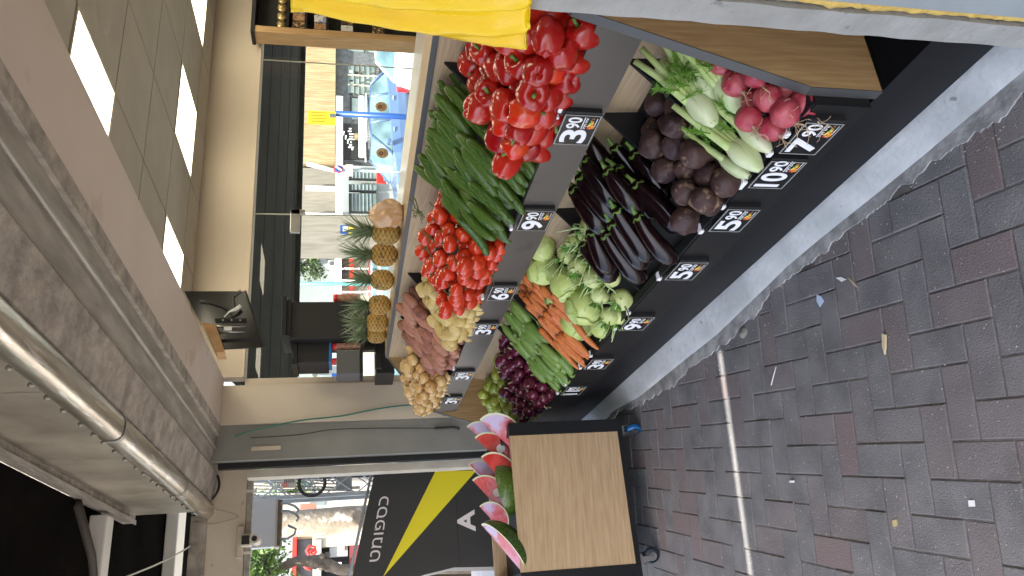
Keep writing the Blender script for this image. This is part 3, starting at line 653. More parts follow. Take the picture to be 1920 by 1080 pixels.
def prune():
    for r in HOLD:
        for ch in list(r.children):
            for q in list(ch.children): bpy.data.objects.remove(q)
            bpy.data.objects.remove(ch)
        bpy.data.objects.remove(r)
ORD = ['first', 'second', 'third', 'fourth', 'fifth', 'sixth', 'seventh', 'eighth', 'ninth', 'tenth', 'eleventh', 'twelfth', 'thirteenth', 'fourteenth', 'fifteenth', 'sixteenth', 'seventeenth', 'eighteenth', 'nineteenth', 'twentieth']
def rowlabels(items, desc, where, rowh):
    """items: [(obj, slope position, x)]; rows from the front of the bin, counted from its left"""
    JOBS.append((items, desc, where, rowh))
JOBS = []
def run_labels(items, desc, where, rowh):
    items = [i for i in items if i[0] not in GONE]
    if not items: return
    lo = min(i[1] for i in items); hi = max(i[1] for i in items); nr = max(1, round((hi-lo)/rowh)+1); rows = {}
    for o, s_, x in items: rows.setdefault(min(nr-1, int((s_-lo)/(hi-lo+1e-6)*nr)), []).append((x, o))
    for k, r in enumerate([rows[k] for k in sorted(rows)]):
        rn = 'front row' if k == 0 else ORD[k]+' row'
        for j, (x, o) in enumerate(sorted(r, key=lambda q: q[0])):
            d = desc(o) if callable(desc) else desc
            o['label'] = '%s, %s from left in the %s of the %s' % (d, ORD[min(j, 19)], rn, where)
class Bin:
    def __init__(s, x0, x1, tier):
        T = UP if tier == 'u' else LO
        s.x0, s.x1 = min(x0, x1), max(x0, x1); s.o = Vector((0, T['yf'], T['zf'])); d = Vector((0, T['yb']-T['yf'], T['zb']-T['zf'])); s.L = d.length; s.t = d.normalized(); s.n = Vector((0, -s.t.z, s.t.y))
    def P(s, x, a, h): return Vector((x, 0, 0)) + s.o + s.t*a + s.n*h
def pile(b, r, layers, jit=.2, rv=.12, its=90, seed=1, base=.0, smax=None):
    rs = random.Random(seed); pts = []
    L = smax or b.L
    for l in range(layers):
        step = 2*r*1.03; ny = int((L-2*r)/(step*.88))+1; nx_ = int((b.x1-b.x0-2*r)/step)+1
        for j in range(ny - (1 if l else 0)):
            for i in range(nx_):
                x = b.x0+r+(i+(.5 if (j+l) % 2 else 0))*step; a = r+(j+(.5 if l else 0))*step*.88
                if x > b.x1-r*.5: continue
                pts.append([x+rs.uniform(-jit, jit)*r, a+rs.uniform(-jit, jit)*r, base+r*(1+1.75*l)+rs.uniform(0, .3)*r, r*(1+rs.uniform(-rv, rv)), l])
    for it in range(its):
        for p in pts:
            p[2] -= .06*r; p[1] -= .02*r
        for i in range(len(pts)):
            p = pts[i]
            for j in range(i+1, len(pts)):
                q = pts[j]; dx = p[0]-q[0]
                if abs(dx) > 2.4*r: continue
                dy = p[1]-q[1]
                if abs(dy) > 2.4*r: continue
                dz = p[2]-q[2]; d = math.sqrt(dx*dx+dy*dy+dz*dz)+1e-9; m = (p[3]+q[3])*.97
                if d < m:
                    f = (m-d)/d*.5; p[0] += dx*f; p[1] += dy*f; p[2] += dz*f; q[0] -= dx*f; q[1] -= dy*f; q[2] -= dz*f
        for p in pts:
            p[0] = min(max(p[0], b.x0+p[3]*.92), b.x1-p[3]*.92); p[1] = min(max(p[1], p[3]*.7), L); p[2] = max(p[2], base+p[3])
    return pts
def rnd_rot(rs): return Matrix.Rotation(rs.uniform(0, 2*PI), 3, 'Z') @ Matrix.Rotation(math.acos(rs.uniform(-1, 1)), 3, 'X') @ Matrix.Rotation(rs.uniform(0, 2*PI), 3, 'Z')
def fill_balls(b, protos, r, layers, desc, where, seed, rotf=None, sc0=None, **kw):
    rs = random.Random(seed*7+1); items = []
    for (x, a, h, rr, l) in pile(b, r, layers, seed=seed, **kw):
        pr = rs.choice(protos); rot = rotf(rs, l) if rotf else rnd_rot(rs)
        o = place(pr, b.P(x, a, h), rot, rr/(sc0 or r)); items.append((o, a, x))
    rowlabels(items, desc, where, 1.75*r); return items
def fill_rods(b, protos, Ln, dia, layers, ang, desc, where, seed, pitch=.8, jang=.09, tilt=.12, lo=0, hi=None, xin=0, zb=0, lens=None, sgap=1.0, drop=0, skip=None):
    """rods laid side by side; ang = turn from straight down the slope towards +x"""
    rs = random.Random(seed); items = []; ca, sa = math.cos(ang), math.sin(ang); hi = hi or b.L
    for l in range(layers):
        nu = int(b.L/(Ln*pitch))+4; nv = int((b.x1-b.x0+b.L)/dia/sgap)+8
        for iu in range(-2, nu):
            for iv in range(-nv, nv):
                uu = (iu+(.5 if l % 2 else 0))*Ln*pitch + ((iv % 3)*.28)*Ln*pitch*.5; vv = (iv+(.5 if l % 2 else 0))*dia*sgap
                x = b.x0 + vv*ca - uu*sa + rs.uniform(-.12, .12)*dia; a = uu*ca + vv*sa + rs.uniform(-.05, .05)*Ln
                aa = ang + rs.gauss(0, jang)
                hx = abs(math.sin(aa))*Ln*.46 + dia*.45; hy = abs(math.cos(aa))*Ln*.43
                if not (b.x0+hx*(.96 if l < 2 else .9) < x+xin < b.x1-hx*(.96)): continue
                if not (lo+hy*.8 < a < hi-hy*.7): continue
                if skip and skip(x, a, l): continue
                if drop and rs.random() < drop*(l > 0): continue
                ax = (Vector((math.sin(aa), 0, 0)) - b.t*math.cos(aa)); tl = tilt + rs.uniform(-.05, .05); ax = (ax + b.n*(-tl)).normalized()
                h = zb+dia*(.5+.84*l) + rs.uniform(-.05, .18)*dia + tilt*Ln*.3
                s = rs.uniform(.9, 1.08); pr = rs.choice(protos)
                o = place(pr, b.P(x, a, h), quat_axis(ax, b.n, rs.uniform(0, 2*PI)), (s, s*rs.uniform(.93, 1.06), s)); items.append((o, a+l*.001, x))
    rowlabels(items, desc, where, Ln*pitch*.55); return items
# ---- peppers
def pepper_m(seed, lob=4):
    rs = random.Random(seed); wx, tap = rs.uniform(.92, 1.08), rs.uniform(.08, .26)
    def fn(u, v):
        a = 2*PI*u; ph = PI*min(max(v, .003), .997); rho = abs(math.sin(ph))**.62; z = .048*sp(math.cos(ph), .82)
        lo_ = 1-.13*(1-abs(math.cos(lob*a/2+seed)))**2*(.4+.6*rho)
        r = .0475*rho*lo_*(1-tap*max(0, -math.cos(ph)))
        if v < .5: z -= .017*math.exp(-(rho*.043/.014)**2)
        else: z += .012*math.exp(-(rho*.043/.012)**2)
        z += .006*noise.noise(Vector((math.cos(a)*1.3, math.sin(a)*1.3, seed)))*rho*2
        return Vector((r*math.cos(a)*wx, r*math.sin(a)/wx, z))
    return MB().surf(fn, 32, 20)
def pepper_stem():
    g = MB().tube([(0, 0, .028), (.001, 0, .042), (.005, .002, .058)], [.0085, .0045, .0055], 8); return g.surf(lambda u, v: Vector((.014*v*(1+.3*math.cos(10*PI*u))*math.cos(2*PI*u), .014*v*(1+.3*math.cos(10*PI*u))*math.sin(2*PI*u), .0345-.001*v)), 20, 2)
peppers = [proto('red_pepper', [('body', pepper_m(i, lb), K['pepper']), ('stem', pepper_stem(), K['stem'])], '', 'pepper', 'red peppers in the upper right bin') for i, lb in ((1, 4), (2, 3), (3, 4), (4, 3))]
por = proto('red_pepper', [('body', pepper_m(9, 5), K['pepperor']), ('stem', pepper_stem(), K['stem'])], '', 'pepper', 'red peppers in the upper right bin')
bP = Bin(-1.40, -1.985, 'u')
def prot(rs, l): return Matrix.Rotation(rs.uniform(0, 2*PI), 3, 'Z') @ Matrix.Rotation(rs.choice([1, 1, 1, .6, 2.2])*rs.uniform(.9, 1.9), 3, 'X') @ Matrix.Rotation(rs.uniform(0, 2*PI), 3, 'Z')
pit = fill_balls(bP, peppers*3+[por], .0405, 3, 'glossy red pepper', 'pepper bin', 3, rotf=prot, sc0=.0415, jit=.35, rv=.15)
# ---- cucumbers
def cuke(bend, L=.165, r=.0185):
    g = lathe(smoothprof(L, r, 14, 2.8, 2.6, skew=.06), 14, bend=bend, wob=.0016, seed=bend*9); g2 = MB().surf(lambda u, v: Vector((L/2+.001-.004*v*v, .007*v*math.cos(2*PI*u), .007*v*math.sin(2*PI*u)+bend*L*L/4)), 10, 3)
    return proto('cucumber', [('skin', g, K['cuke']), ('tip', g2, K['cuketip'])], '', 'cucumber', 'cucumbers in the upper tier')
cukes = [cuke(b_, L_, r_) for b_, L_, r_ in ((.9, .195, .0195), (-.6, .185, .0205), (1.6, .19, .019), (.2, .175, .0195))]
bC = Bin(-2.02, -2.60, 'u')
fill_rods(bC, cukes, .185, .040, 4, -.14, 'dark green cucumber', 'cucumber bin', 11, pitch=.74, tilt=.2, jang=.15, hi=bC.L+.03, lo=.0, drop=.12, sgap=1.0)
# ---- tomatoes
def tom(seed, cal=True):
    g = blobm(.034, (1.03, 1.03, .86), 20, 12, wob=.05, seed=seed, fn2=lambda a, ph: (1-.16*math.exp(-(ph/.28)**2))*(1+.02*math.cos(5*a)*math.sin(ph)))
    parts = [('skin', g, K['tomato'])]
    if cal:
        c = MB()
        for k in range(5):
            a = k*2*PI/5+seed; d = Vector((math.cos(a), math.sin(a), 0)); n_ = Vector((-math.sin(a), math.cos(a), 0))
            c.add([Vector((0, 0, .0255))+n_*.0025, Vector((0, 0, .0255))-n_*.0025, d*.011+n_*.0028+Vector((0, 0, .0285)), d*.011-n_*.0028+Vector((0, 0, .0285)), d*.022+Vector((0, 0, .034-.01*(seed % 2)))], [(0, 1, 3, 2), (2, 3, 4)])
        c.tube([(0, 0, .025), (.003, 0, .036), (.012, .004, .046), (.025, .004, .049)], .0017, 6)
        parts.append(('calyx', c, K['calyx']))
    return proto('tomato', parts, '', 'tomato', 'vine tomatoes in the upper tier')
toms = [tom(1), tom(2, False), tom(3), tom(4, False)]
bT = Bin(-2.59, -3.15, 'u')
fill_balls(bT, toms, .0335, 5, 'shiny red tomato', 'tomato bin', 5, rotf=lambda rs, l: Matrix.Rotation(rs.uniform(0, 2*PI), 3, 'Z') @ Matrix.Rotation(rs.gauss(0, 1.0), 3, 'X'), sc0=.034, jit=.3)
# vine stalks
rs = random.Random(3)
for k in range(9):
    x = -2.66-.05*k; a = .42-.035*(k % 9)+rs.uniform(-.05, .05); p = bT.P(x, max(.06, a), .2); pts_ = [p]
    d = Vector((rs.uniform(-1, 1), -.6, -.4)).normalized()
    for i in range(5): p = p+d*.022+Vector((rs.uniform(-.006, .006), rs.uniform(-.006, .006), rs.uniform(-.006, .008))); pts_.append(p)
    g = MB().tube(pts_, .0023, 6)
    for q in pts_[1:-1]:
        g.tube([q, q+Vector((rs.uniform(-.02, .02), rs.uniform(-.02, .0), .008)), q+Vector((rs.uniform(-.03, .03), rs.uniform(-.03, 0), -.002))], .0014, 5)
    g.build('tomato_vine', K['calyx'], None, 'dry green vine stalk on the tomatoes, %s from the right' % ORD[k], 'vine stalk', 'vine stalks among the tomatoes')
# ---- potatoes
def pot(name, mat, L, r, seed, grp): return single(name, lathe(smoothprof(L, r, 12, 2.2, 2.2), 16, wob=.007, seed=seed, bend=(seed % 3-1)*.9), mat, '', 'potato', grp)
yps = [pot('yellow_potato', K['ypot'], L, r, i, 'yellow potatoes') for i, (L, r) in enumerate(((.082, .029), (.094, .031), (.07, .028), (.1, .029)))]
rps = [pot('red_potato', K['rpot'], L, r, i, 'red potatoes') for i, (L, r) in enumerate(((.115, .029), (.13, .031), (.1, .028), (.12, .027)))]
bY = Bin(-3.14, -3.65, 'u'); bR = Bin(-3.67, -4.26, 'u'); bO = Bin(-4.28, -4.95, 'u')
def lie(b, amean, asd):
    def f(rs, l):
        a = rs.gauss(amean, asd); return quat_axis(Vector((math.sin(a), 0, 0)) - b.t*math.cos(a)+b.n*rs.gauss(-.1, .15), b.n, rs.uniform(0, 6))
    return f
fill_balls(bY, yps, .0335, 3, 'smooth yellow potato', 'yellow potato bin', 6, rotf=lie(bY, .3, .6), sc0=.032, jit=.3)
fill_rods(bR, rps, .112, .056, 3, .15, 'dusty red potato', 'red potato bin', 8, pitch=.8, jang=.28, tilt=.12, hi=bR.L+.02, drop=.1)
# ---- onions
def onionp(name, mat, seed, grp, r=.033):
    g = blobm(r, (1, 1, .92), 20, 14, wob=.06, seed=seed, fn2=lambda a, ph: 1+.32*math.exp(-(ph/.33)**2)*1.1)
    nk = MB().tube([(0, 0, r*1.05), (.002, 0, r*1.4), (.006, .002, r*1.75)], [r*.22, r*.09, r*.15], 7)
    for k in range(8):
        a = k*.8; nk.tube([(0, 0, -r*.9), (.004*math.cos(a), .004*math.sin(a), -r*1.02), (.009*math.cos(a+.5), .009*math.sin(a+.5), -r*1.12)], .0006, 4)
    return proto(name, [('bulb', g, mat), ('neck', nk, K['oniondry'])], '', 'onion', grp)
ons = [onionp('brown_onion', K['onion'], i, 'brown onions') for i in range(3)]
fill_balls(bO, ons, .0325, 4, 'papery golden onion', 'onion bin', 9, sc0=.034, jit=.35, rv=.16)
# ---- lower tier
rons = [onionp('red_onion', K['ronion'], i+5, 'red onions') for i in range(3)]
bRO = Bin(-3.94, -4.36, 'l'); fill_balls(bRO, rons, .0345, 4, 'dark purple onion', 'red onion bin', 12, sc0=.034, jit=.3)
lims = [single('green_fruit', blobm(.031, (1, 1, 1.06), 20, 14, wob=.04, seed=i, fn2=lambda a, ph: 1+.1*math.exp(-((PI-ph)/.2)**2)), K['lime'], '', 'green fruit', 'round green fruit') for i in range(3)]
bL = Bin(-4.37, -4.98, 'l'); fill_balls(bL, lims, .0315, 4, 'smooth yellow-green fruit', 'green fruit bin', 13, sc0=.031)
def zuc(bend, L, r):
    g = lathe([(-L/2, .001), (-L/2+.002, r*.45), (-L*.4, r*.55), (-L*.32, r*.85), (-L*.1, r), (L*.2, r*1.06), (L*.38, r), (L*.47, r*.7), (L/2, .001)], 14, bend=bend, wob=.0015)
    s = lathe([(-L/2-.012, .002), (-L/2-.011, r*.42), (-L/2+.004, r*.5), (-L/2+.008, r*.62)], 8, bend=bend)
    return proto('courgette', [('skin', g, K['zuc']), ('stem', s, K['zuctip'])], '', 'courgette', 'courgettes in the lower tier')
zucs = [zuc(b_, L, r) for b_, L, r in ((.8, .165, .0225), (-.6, .15, .0235), (1.4, .17, .021))]
bZ = Bin(-3.50, -3.92, 'l'); fill_rods(bZ, zucs, .158, .045, 3, 0, 'pale green courgette', 'courgette bin', 14, pitch=.8, tilt=.14, hi=bZ.L+.02, drop=.1)
def car(bend, L, r, seed):
    g = lathe([(-L/2, .001), (-L/2+.003, r*.7), (-L*.42, r), (-L*.2, r*.97), (L*.1, r*.84), (L*.32, r*.66), (L*.45, r*.42), (L/2, .0012)], 14, bend=bend, wob=.002, seed=seed)
    s = MB().tube([(-L/2-.006, 0, bend*L*L/4), (-L/2+.004, 0, bend*L*L/4)], [.005, .0065], 8)
    return proto('carrot', [('root', g, K['carrot']), ('crown', s, K['bark'])], '', 'carrot', 'carrots in the lower tier')
cars_ = [car(b_, L, r, i) for i, (b_, L, r) in enumerate(((.5, .17, .0165), (-.6, .185, .0175), (1.1, .16, .0155)))]
bK = Bin(-3.05, -3.48, 'l'); fill_rods(bK, cars_, .17, .034, 4, -.02, 'bright orange carrot', 'carrot bin', 15, pitch=.72, tilt=.15, jang=.12, hi=bK.L+.03, drop=.1)
# aubergines
def aub(bend, L, r, seed):
    g = lathe([(-L/2, .001), (-L/2+.004, r*.42), (-L*.4, r*.6), (-L*.2, r*.82), (L*.05, r*.97), (L*.25, r*1.03), (L*.38, r*.92), (L*.46, r*.6), (L/2, .001)], 18, bend=bend, seed=seed, wob=.002)
    c = MB().tube([(-L/2-.03, .002, bend*L*L/4+.006), (-L/2-.012, 0, bend*L*L/4), (-L/2+.006, 0, bend*L*L/4)], [.0055, .006, .012], 8)
    def cap(u, v):
        a = 2*PI*u; ext = .010+.020*v*(.45+.55*abs(math.cos(2.5*a))); x = -L/2-.004+ext; f = min(max((x+L/2)/(L*.12), 0), 1); rr = (r*.30+r*.36*f)*min(1, .3+v*1.4)+.002
        return Vector((x, rr*math.cos(a), rr*math.sin(a)+bend*x*x))
    c.surf(cap, 20, 5)
    return proto('aubergine', [('skin', g, K['aub']), ('calyx', c, K['stem'])], '', 'aubergine', 'aubergines in the lower tier')
aubs = [aub(b_, L, r, i) for i, (b_, L, r) in enumerate(((.6, .22, .038), (-.5, .205, .041), (1.0, .23, .036)))]
bE = Bin(-1.99, -2.60, 'l'); fill_rods(bE, aubs, .225, .078, 3, -.24, 'glossy black-purple aubergine', 'aubergine bin', 19, pitch=.84, tilt=.16, jang=.15, lo=-.012, hi=bE.L+.05, sgap=1.0, zb=.01)
# beetroots
bts = [single('beetroot', blobm(.045, (1, 1, .93), 22, 16, wob=.16, seed=i, fn2=lambda a, ph: 1+.22*math.exp(-((PI-ph)/.24)**2)-.06*math.exp(-(ph/.35)**2)), K['beet'], '', 'beetroot', 'beetroots in the lower tier') for i in range(4)]
bB = Bin(-1.722, -1.965, 'l'); fill_balls(bB, bts, .0435, 3, 'dusty brown-purple beetroot', 'beetroot bin', 21, sc0=.0455, jit=.35, rv=.1)
# radishes with dry roots
def rad_p(seed):
    g = blobm(.036, (1, 1, .98), 22, 14, wob=.1, seed=seed, fn2=lambda a, ph: 1+.3*math.exp(-((PI-ph)/.22)**2)); r2 = MB(); rs = random.Random(seed)
    p = Vector((0, 0, -.04)); pts_ = [p.copy()]
    for k in range(8): p = p+Vector((rs.uniform(-.006, .006), rs.uniform(-.006, .006), -.008)); pts_.append(p.copy())
    r2.tube(pts_, [.0045, .0032, .0026, .002, .0018, .0014, .0011, .0009, .0006], 6)
    for k in range(7):
        q = pts_[rs.randrange(0, 6)].copy(); a = rs.uniform(0, 6.28); pp = [q.copy()]
        d = Vector((math.cos(a), math.sin(a), -.5))
        for i in range(5): d = (d+Vector((rs.uniform(-.7, .7), rs.uniform(-.7, .7), rs.uniform(-.6, .3)))).normalized(); q = q+d*.0085; pp.append(q.copy())
        r2.tube(pp, .0006, 4)
    return proto('pink_radish', [('bulb', g, K['rad']), ('roots', r2, K['root'])], '', 'radish', 'pink radishes in the lower tier')
rads = [rad_p(i) for i in (2, 5, 8)]
bD = Bin(-1.385, -1.522, 'l')
def rrot(rs, l):
    d = Vector((rs.uniform(-.6, .5), -1, -.25+rs.uniform(-.5, .4))).normalized(); return (-d).to_track_quat('Z', 'X').to_matrix()
items = fill_balls(bD, rads, .0345, 4, 'pink radish with dry roots', 'radish bin', 24, rotf=rrot, sc0=.036, jit=.4)
# cabbages and kohlrabi
def wrap_leaf(g, R0, seed, th0, ph0, span, lift_):
    c = Vector((math.sin(ph0)*math.cos(th0), math.sin(ph0)*math.sin(th0), math.cos(ph0))); q = c.to_track_quat('Z', 'Y').to_matrix()
    def fn(u, v):
        a = 2*PI*u; e = span*v*(1+.1*math.cos(a*2+seed)+.05*math.sin(a*7+seed)); d = Vector((math.sin(e)*math.cos(a), math.sin(e)*math.sin(a), math.cos(e)))
        rr = R0*(1+lift_*v**3+.012*noise.noise(q@d*5+Vector((seed, 0, 0))))
        rr += .0022*math.exp(-(math.sin(e)*math.sin(a)/.035)**2)*(1-v) + .0009*abs(math.sin(6*(abs(math.sin(e)*math.sin(a))*2+math.sin(e)*math.cos(a)*1.6)))*(1-v)
        return q @ d * rr
    return g.surf(fn, 40, 14)
def cabbage(seed):
    core = blobm(.082, (1, 1, .94), 28, 18, wob=.04, seed=seed); parts = [('head', core, K['cabb'])]
    rs = random.Random(seed)
    for k in range(5):
        g = MB(); wrap_leaf(g, .0835+.0012*k, seed+k, k*1.35+seed, rs.uniform(.5, 1.7), rs.uniform(.75, 1.0), .05+.06*(k == 4)); parts.append(('leaf', g, K['cabb' if k % 2 else 'cabb2']))
    return proto('green_cabbage', parts, '', 'cabbage', 'green cabbages in the lower tier')
cabs = [cabbage(3), cabbage(8)]
def kohl(seed):
    rs = random.Random(seed); g = blobm(.043, (1, 1, .9), 20, 14, wob=.08, seed=seed); s = MB(); lf = MB()
    for k in range(6):
        a = k*2.4+rs.uniform(-.3, .3); e = .3+.12*k; d = Vector((math.cos(a)*math.sin(e), math.sin(a)*math.sin(e), math.cos(e))); ln_ = rs.uniform(.02, .085)
        p0 = d*.038; s.tube([p0, p0+d*ln_*.5, p0+d*ln_+Vector((rs.uniform(-.012, .012), rs.uniform(-.012, .012), ln_*.3))], [.0042, .0028, .002], 6)
    for k in range(5):
        a = rs.uniform(0, 6.28); p = Vector((0, 0, .037)); d = Vector((math.cos(a)*.8, math.sin(a)*.8, .7)).normalized(); n_ = d.orthogonal().normalized(); w_ = .010
        m_ = p+d*.026; e_ = p+d*.046+Vector((0, 0, -.006)); lf.add([p, m_+n_*w_, e_, m_-n_*w_, m_+d.cross(n_)*.004], [(0, 1, 4), (1, 2, 4), (2, 3, 4), (3, 0, 4)])
    return proto('kohlrabi', [('bulb', g, K['kohl']), ('stalks', s, K['kohls']), ('leaves', lf, K['herb'])], '', 'kohlrabi', 'kohlrabi beside the cabbages')
khs = [kohl(1), kohl(2), kohl(3)]
bG = Bin(-2.62, -3.03, 'l')
def onbin(x, y, h):
    """point above the bin's bed that the photograph shows at x, y"""
    d = FWD + ((1080-y)-540)/FPX*RIGHT - (x-960)/FPX*UPV; o = Vector((0, 0, CAMZ)); p0 = bG.P(0, 0, h); t = (p0-o).dot(bG.n)/d.dot(bG.n); return o+d*t
cpos = [((1018, 506), .10, .88, 'green cabbage next to the upper shelf, above the carrots'), ((1064, 533), .13, .86, 'round cabbage in the middle of the pile touching the kohlrabi'), ((1047, 556), .06, .8, 'cabbage wedged low between two others beside the carrots'),
        ((1096, 574), .13, .98, 'largest pale cabbage near the front, lying on another'), ((1082, 604), .06, 1.0, 'cabbage underneath the largest one, over the carrots'), ((1016, 462), .08, .8, 'dull cabbage at the back of the pile'), ((1130, 612), .04, .72, 'small cabbage at the front rail above its tag')]
for i, (q, h, s_, lb) in enumerate(cpos): place(cabs[i % 2], onbin(*q, h), rnd_rot(random.Random(i+3)), s_, lb)
kpos = [(1105, 425, .13), (1112, 468, .15), (1083, 500, .14), (1112, 522, .13), (1146, 520, .13), (1125, 553, .1), (1165, 562, .12), (1143, 592, .09), (1076, 455, .09), (1160, 590, .05), (1062, 478, .1), (1095, 445, .08), (1140, 470, .06), (1128, 500, .05)]
kl = ['at the back under the aubergines', 'top of the heap', 'left of centre touching two cabbages', 'in the middle of the heap', 'right of the heap by the aubergines', 'small one behind the front row', 'at the front by the divider', 'at the front rail beside the small cabbage', 'between back cabbage and aubergines', 'lowest at the front rail', 'leaning on the back cabbage', 'low at the back', 'under the aubergine tips', 'deep between its neighbours']
for i, (x, y, h) in enumerate(kpos):
    rs = random.Random(i+40); q = onbin(x, y, h); d = Vector((rs.uniform(-.6, .6), rs.uniform(-1, .1), rs.uniform(.1, 1))).normalized()
    place(khs[i % 3], q, d.to_track_quat('Z', 'X').to_matrix() @ Matrix.Rotation(i, 3, 'Z'), rs.uniform(.9, 1.08), 'pale green kohlrabi, ' + kl[i])
# fennel
def fennel(seed):
    rs = random.Random(seed); g = MB()
    for k in range(4):
        f = 1-.13*k
        g.surf(lambda u, v: Vector((-.055+.11*v*(1-.04*k)+.004*k, .037*f*math.sin(PI*min(.995, max(.06, v*.86+.05)))**.75*math.cos(2*PI*u)*(1-.3*v)+(.006 if k % 2 else -.006)*v*1.5, (.027*f*math.sin(PI*min(.995, max(.06, v*.86+.05)))**.75+.0006*k)*math.sin(2*PI*u))), 22, 12)
    st = MB(); tips = []
    for k in range(4):
        yy = -.018+.012*k; ln_ = rs.uniform(.11, .19); e = Vector((.05+ln_, yy*2.6, rs.uniform(-.01, .02)))
        st.tube([(.03, yy*.6, 0), (.06, yy, .002), (.06+ln_*.5, yy*1.7, .004), e], [.014, .0115, .009, .008], 10); tips.append(e)
    fr = MB()
    for c in range(4):
        base = Vector((rs.uniform(.05, .11), rs.uniform(-.035, .035), .012)); d0 = Vector((rs.uniform(-.2, 1), rs.choice([-1, 1])*rs.uniform(.5, 1), rs.uniform(.0, .5))).normalized()
        fr.tube([base, base+d0*.04], .0016, 5)
        for i in range(85):
            p = base+d0*rs.uniform(.01, .07); d = (d0+Vector((rs.uniform(-1, 1), rs.uniform(-1, 1), rs.uniform(-1, 1)))*.9).normalized(); n_ = d.orthogonal().normalized()*.0011; q = p+d*rs.uniform(.01, .028)
            fr.add([p-n_, p+n_, q+n_*.4, q-n_*.4], [(0, 1, 2, 3)])
    return proto('fennel', [('bulb', g, K['fen']), ('stalks', st, K['fens']), ('fronds', fr, K['frond'])], '', 'fennel', 'fennel bulbs in the lower tier')
fens = [fennel(1), fennel(2)]
fdat = [((1250, 128), (1300, 95), .11, 1.0, 'round fennel bulb at the back with feathery green fronds'), ((1322, 172), (1285, 95), .11, .95, 'upright fennel bulb behind the long diagonal stalk'), ((1366, 178), (1330, 112), .10, 1.0, 'fennel bulb pressed against the radishes'),
        ((1316, 206), (1258, 132), .15, 1.05, 'fennel bulb with long cut stalks lying across the pile'), ((1396, 292), (1322, 218), .12, 1.1, 'plump fennel bulb at the front rail, largest of all'), ((1416, 258), (1350, 192), .08, 1.05, 'fennel beside the radishes at the front rail'),
        ((1378, 314), (1308, 262), .08, .95, 'small fennel at the front left above its tag')]
for i, (q, q2, h, s_, lb) in enumerate(fdat):
    p0 = onbin(*q, h); ax = (onbin(*q2, h)-p0).normalized(); ax = (ax+bG.n*.08).normalized()
    place(fens[i % 2], p0, quat_axis(ax, bG.n, i*.4), s_, lb)
# pineapples
def pineapple(seed):
    rs = random.Random(seed); H = .145
    def fn(u, v):
        a = 2*PI*u; z = H*v; r = .060*(1-abs(2*v-1)**2.7)**.5*(1-.06*(v-.5)); r = max(r, .001)
        s1 = math.sin(8*a/2+v*13*1.6); s2 = math.sin(8*a/2-v*13*1.6); r *= 1+.12*(abs(s1*s2)**.5-.35)
        return Vector((r*math.cos(a), r*math.sin(a), z))
    g = MB().surf(fn, 72, 48); lf = MB()
    for i, f in enumerate(g.f):
        u = (i % 72+.5)/72; v = (i//72+.5)/48; q = abs(math.sin(8*PI*u+v*13*1.6)*math.sin(8*PI*u-v*13*1.6))
        g.mi[i] = 1 if q < .17 or v > .93 else 0
    for k in range(46):
        a = k*2.4; f = k/46; el = .35+1.1*f; ln_ = .07+.12*f+rs.uniform(-.015, .015)
        if f > .85: ln_ *= .8
        d = Vector((math.cos(a)*math.cos(el), math.sin(a)*math.cos(el), math.sin(el))); side = Vector((-math.sin(a), math.cos(a), 0)); p = Vector((math.cos(a)*.014*(1-f*.7), math.sin(a)*.014*(1-f*.7), H-.006+.03*f))
        wd = .0105*(1-.3*f); prev = None; up = d.cross(side)
        for i in range(6):
            t = i/5; q = p+d*ln_*t+Vector((math.cos(a), math.sin(a), -.35))*ln_*.42*t*t*(1-.55*f); ww = wd*(1-t)**.7+.0003
            row = [q+side*ww+up*(-.003*(1-t)), q, q-side*ww+up*(-.003*(1-t))]
            if prev: lf.add(prev+row, [(0, 1, 4, 3), (1, 2, 5, 4)], 0, True)
            prev = row
    return proto('pineapple', [('fruit', g, [K['pine'], K['pinedk']]), ('crown', lf, K['pinelf'])], '', 'pineapple', 'pineapples along the back ledge')
pins = [pineapple(1), pineapple(2)]
pl = ['partly behind the tan paper bag', 'just left of the tan bag', 'third from the right along the ledge', 'third from the left along the ledge', 'second from the left, leaning on its neighbour', 'at the left end of the ledge']
for i, (px_, py_) in enumerate(((745, 437), (743, 478), (738, 526), (734, 571), (731, 604), (729, 626))):
    p = at(px_, py_, Z=1.305); p = Vector((p.x, 1.78, 1.3125)); d = at(px_, py_, Y=1.78); p.x = d.x
    place(pins[i % 2], p, Matrix.Rotation(i*1.3, 3, 'Z') @ Matrix.Rotation(.05*(i % 3-1), 3, 'X'), (1, .98, .93, .95, .98, .92)[i], 'golden pineapple with spiky crown, '+pl[i])
prune()

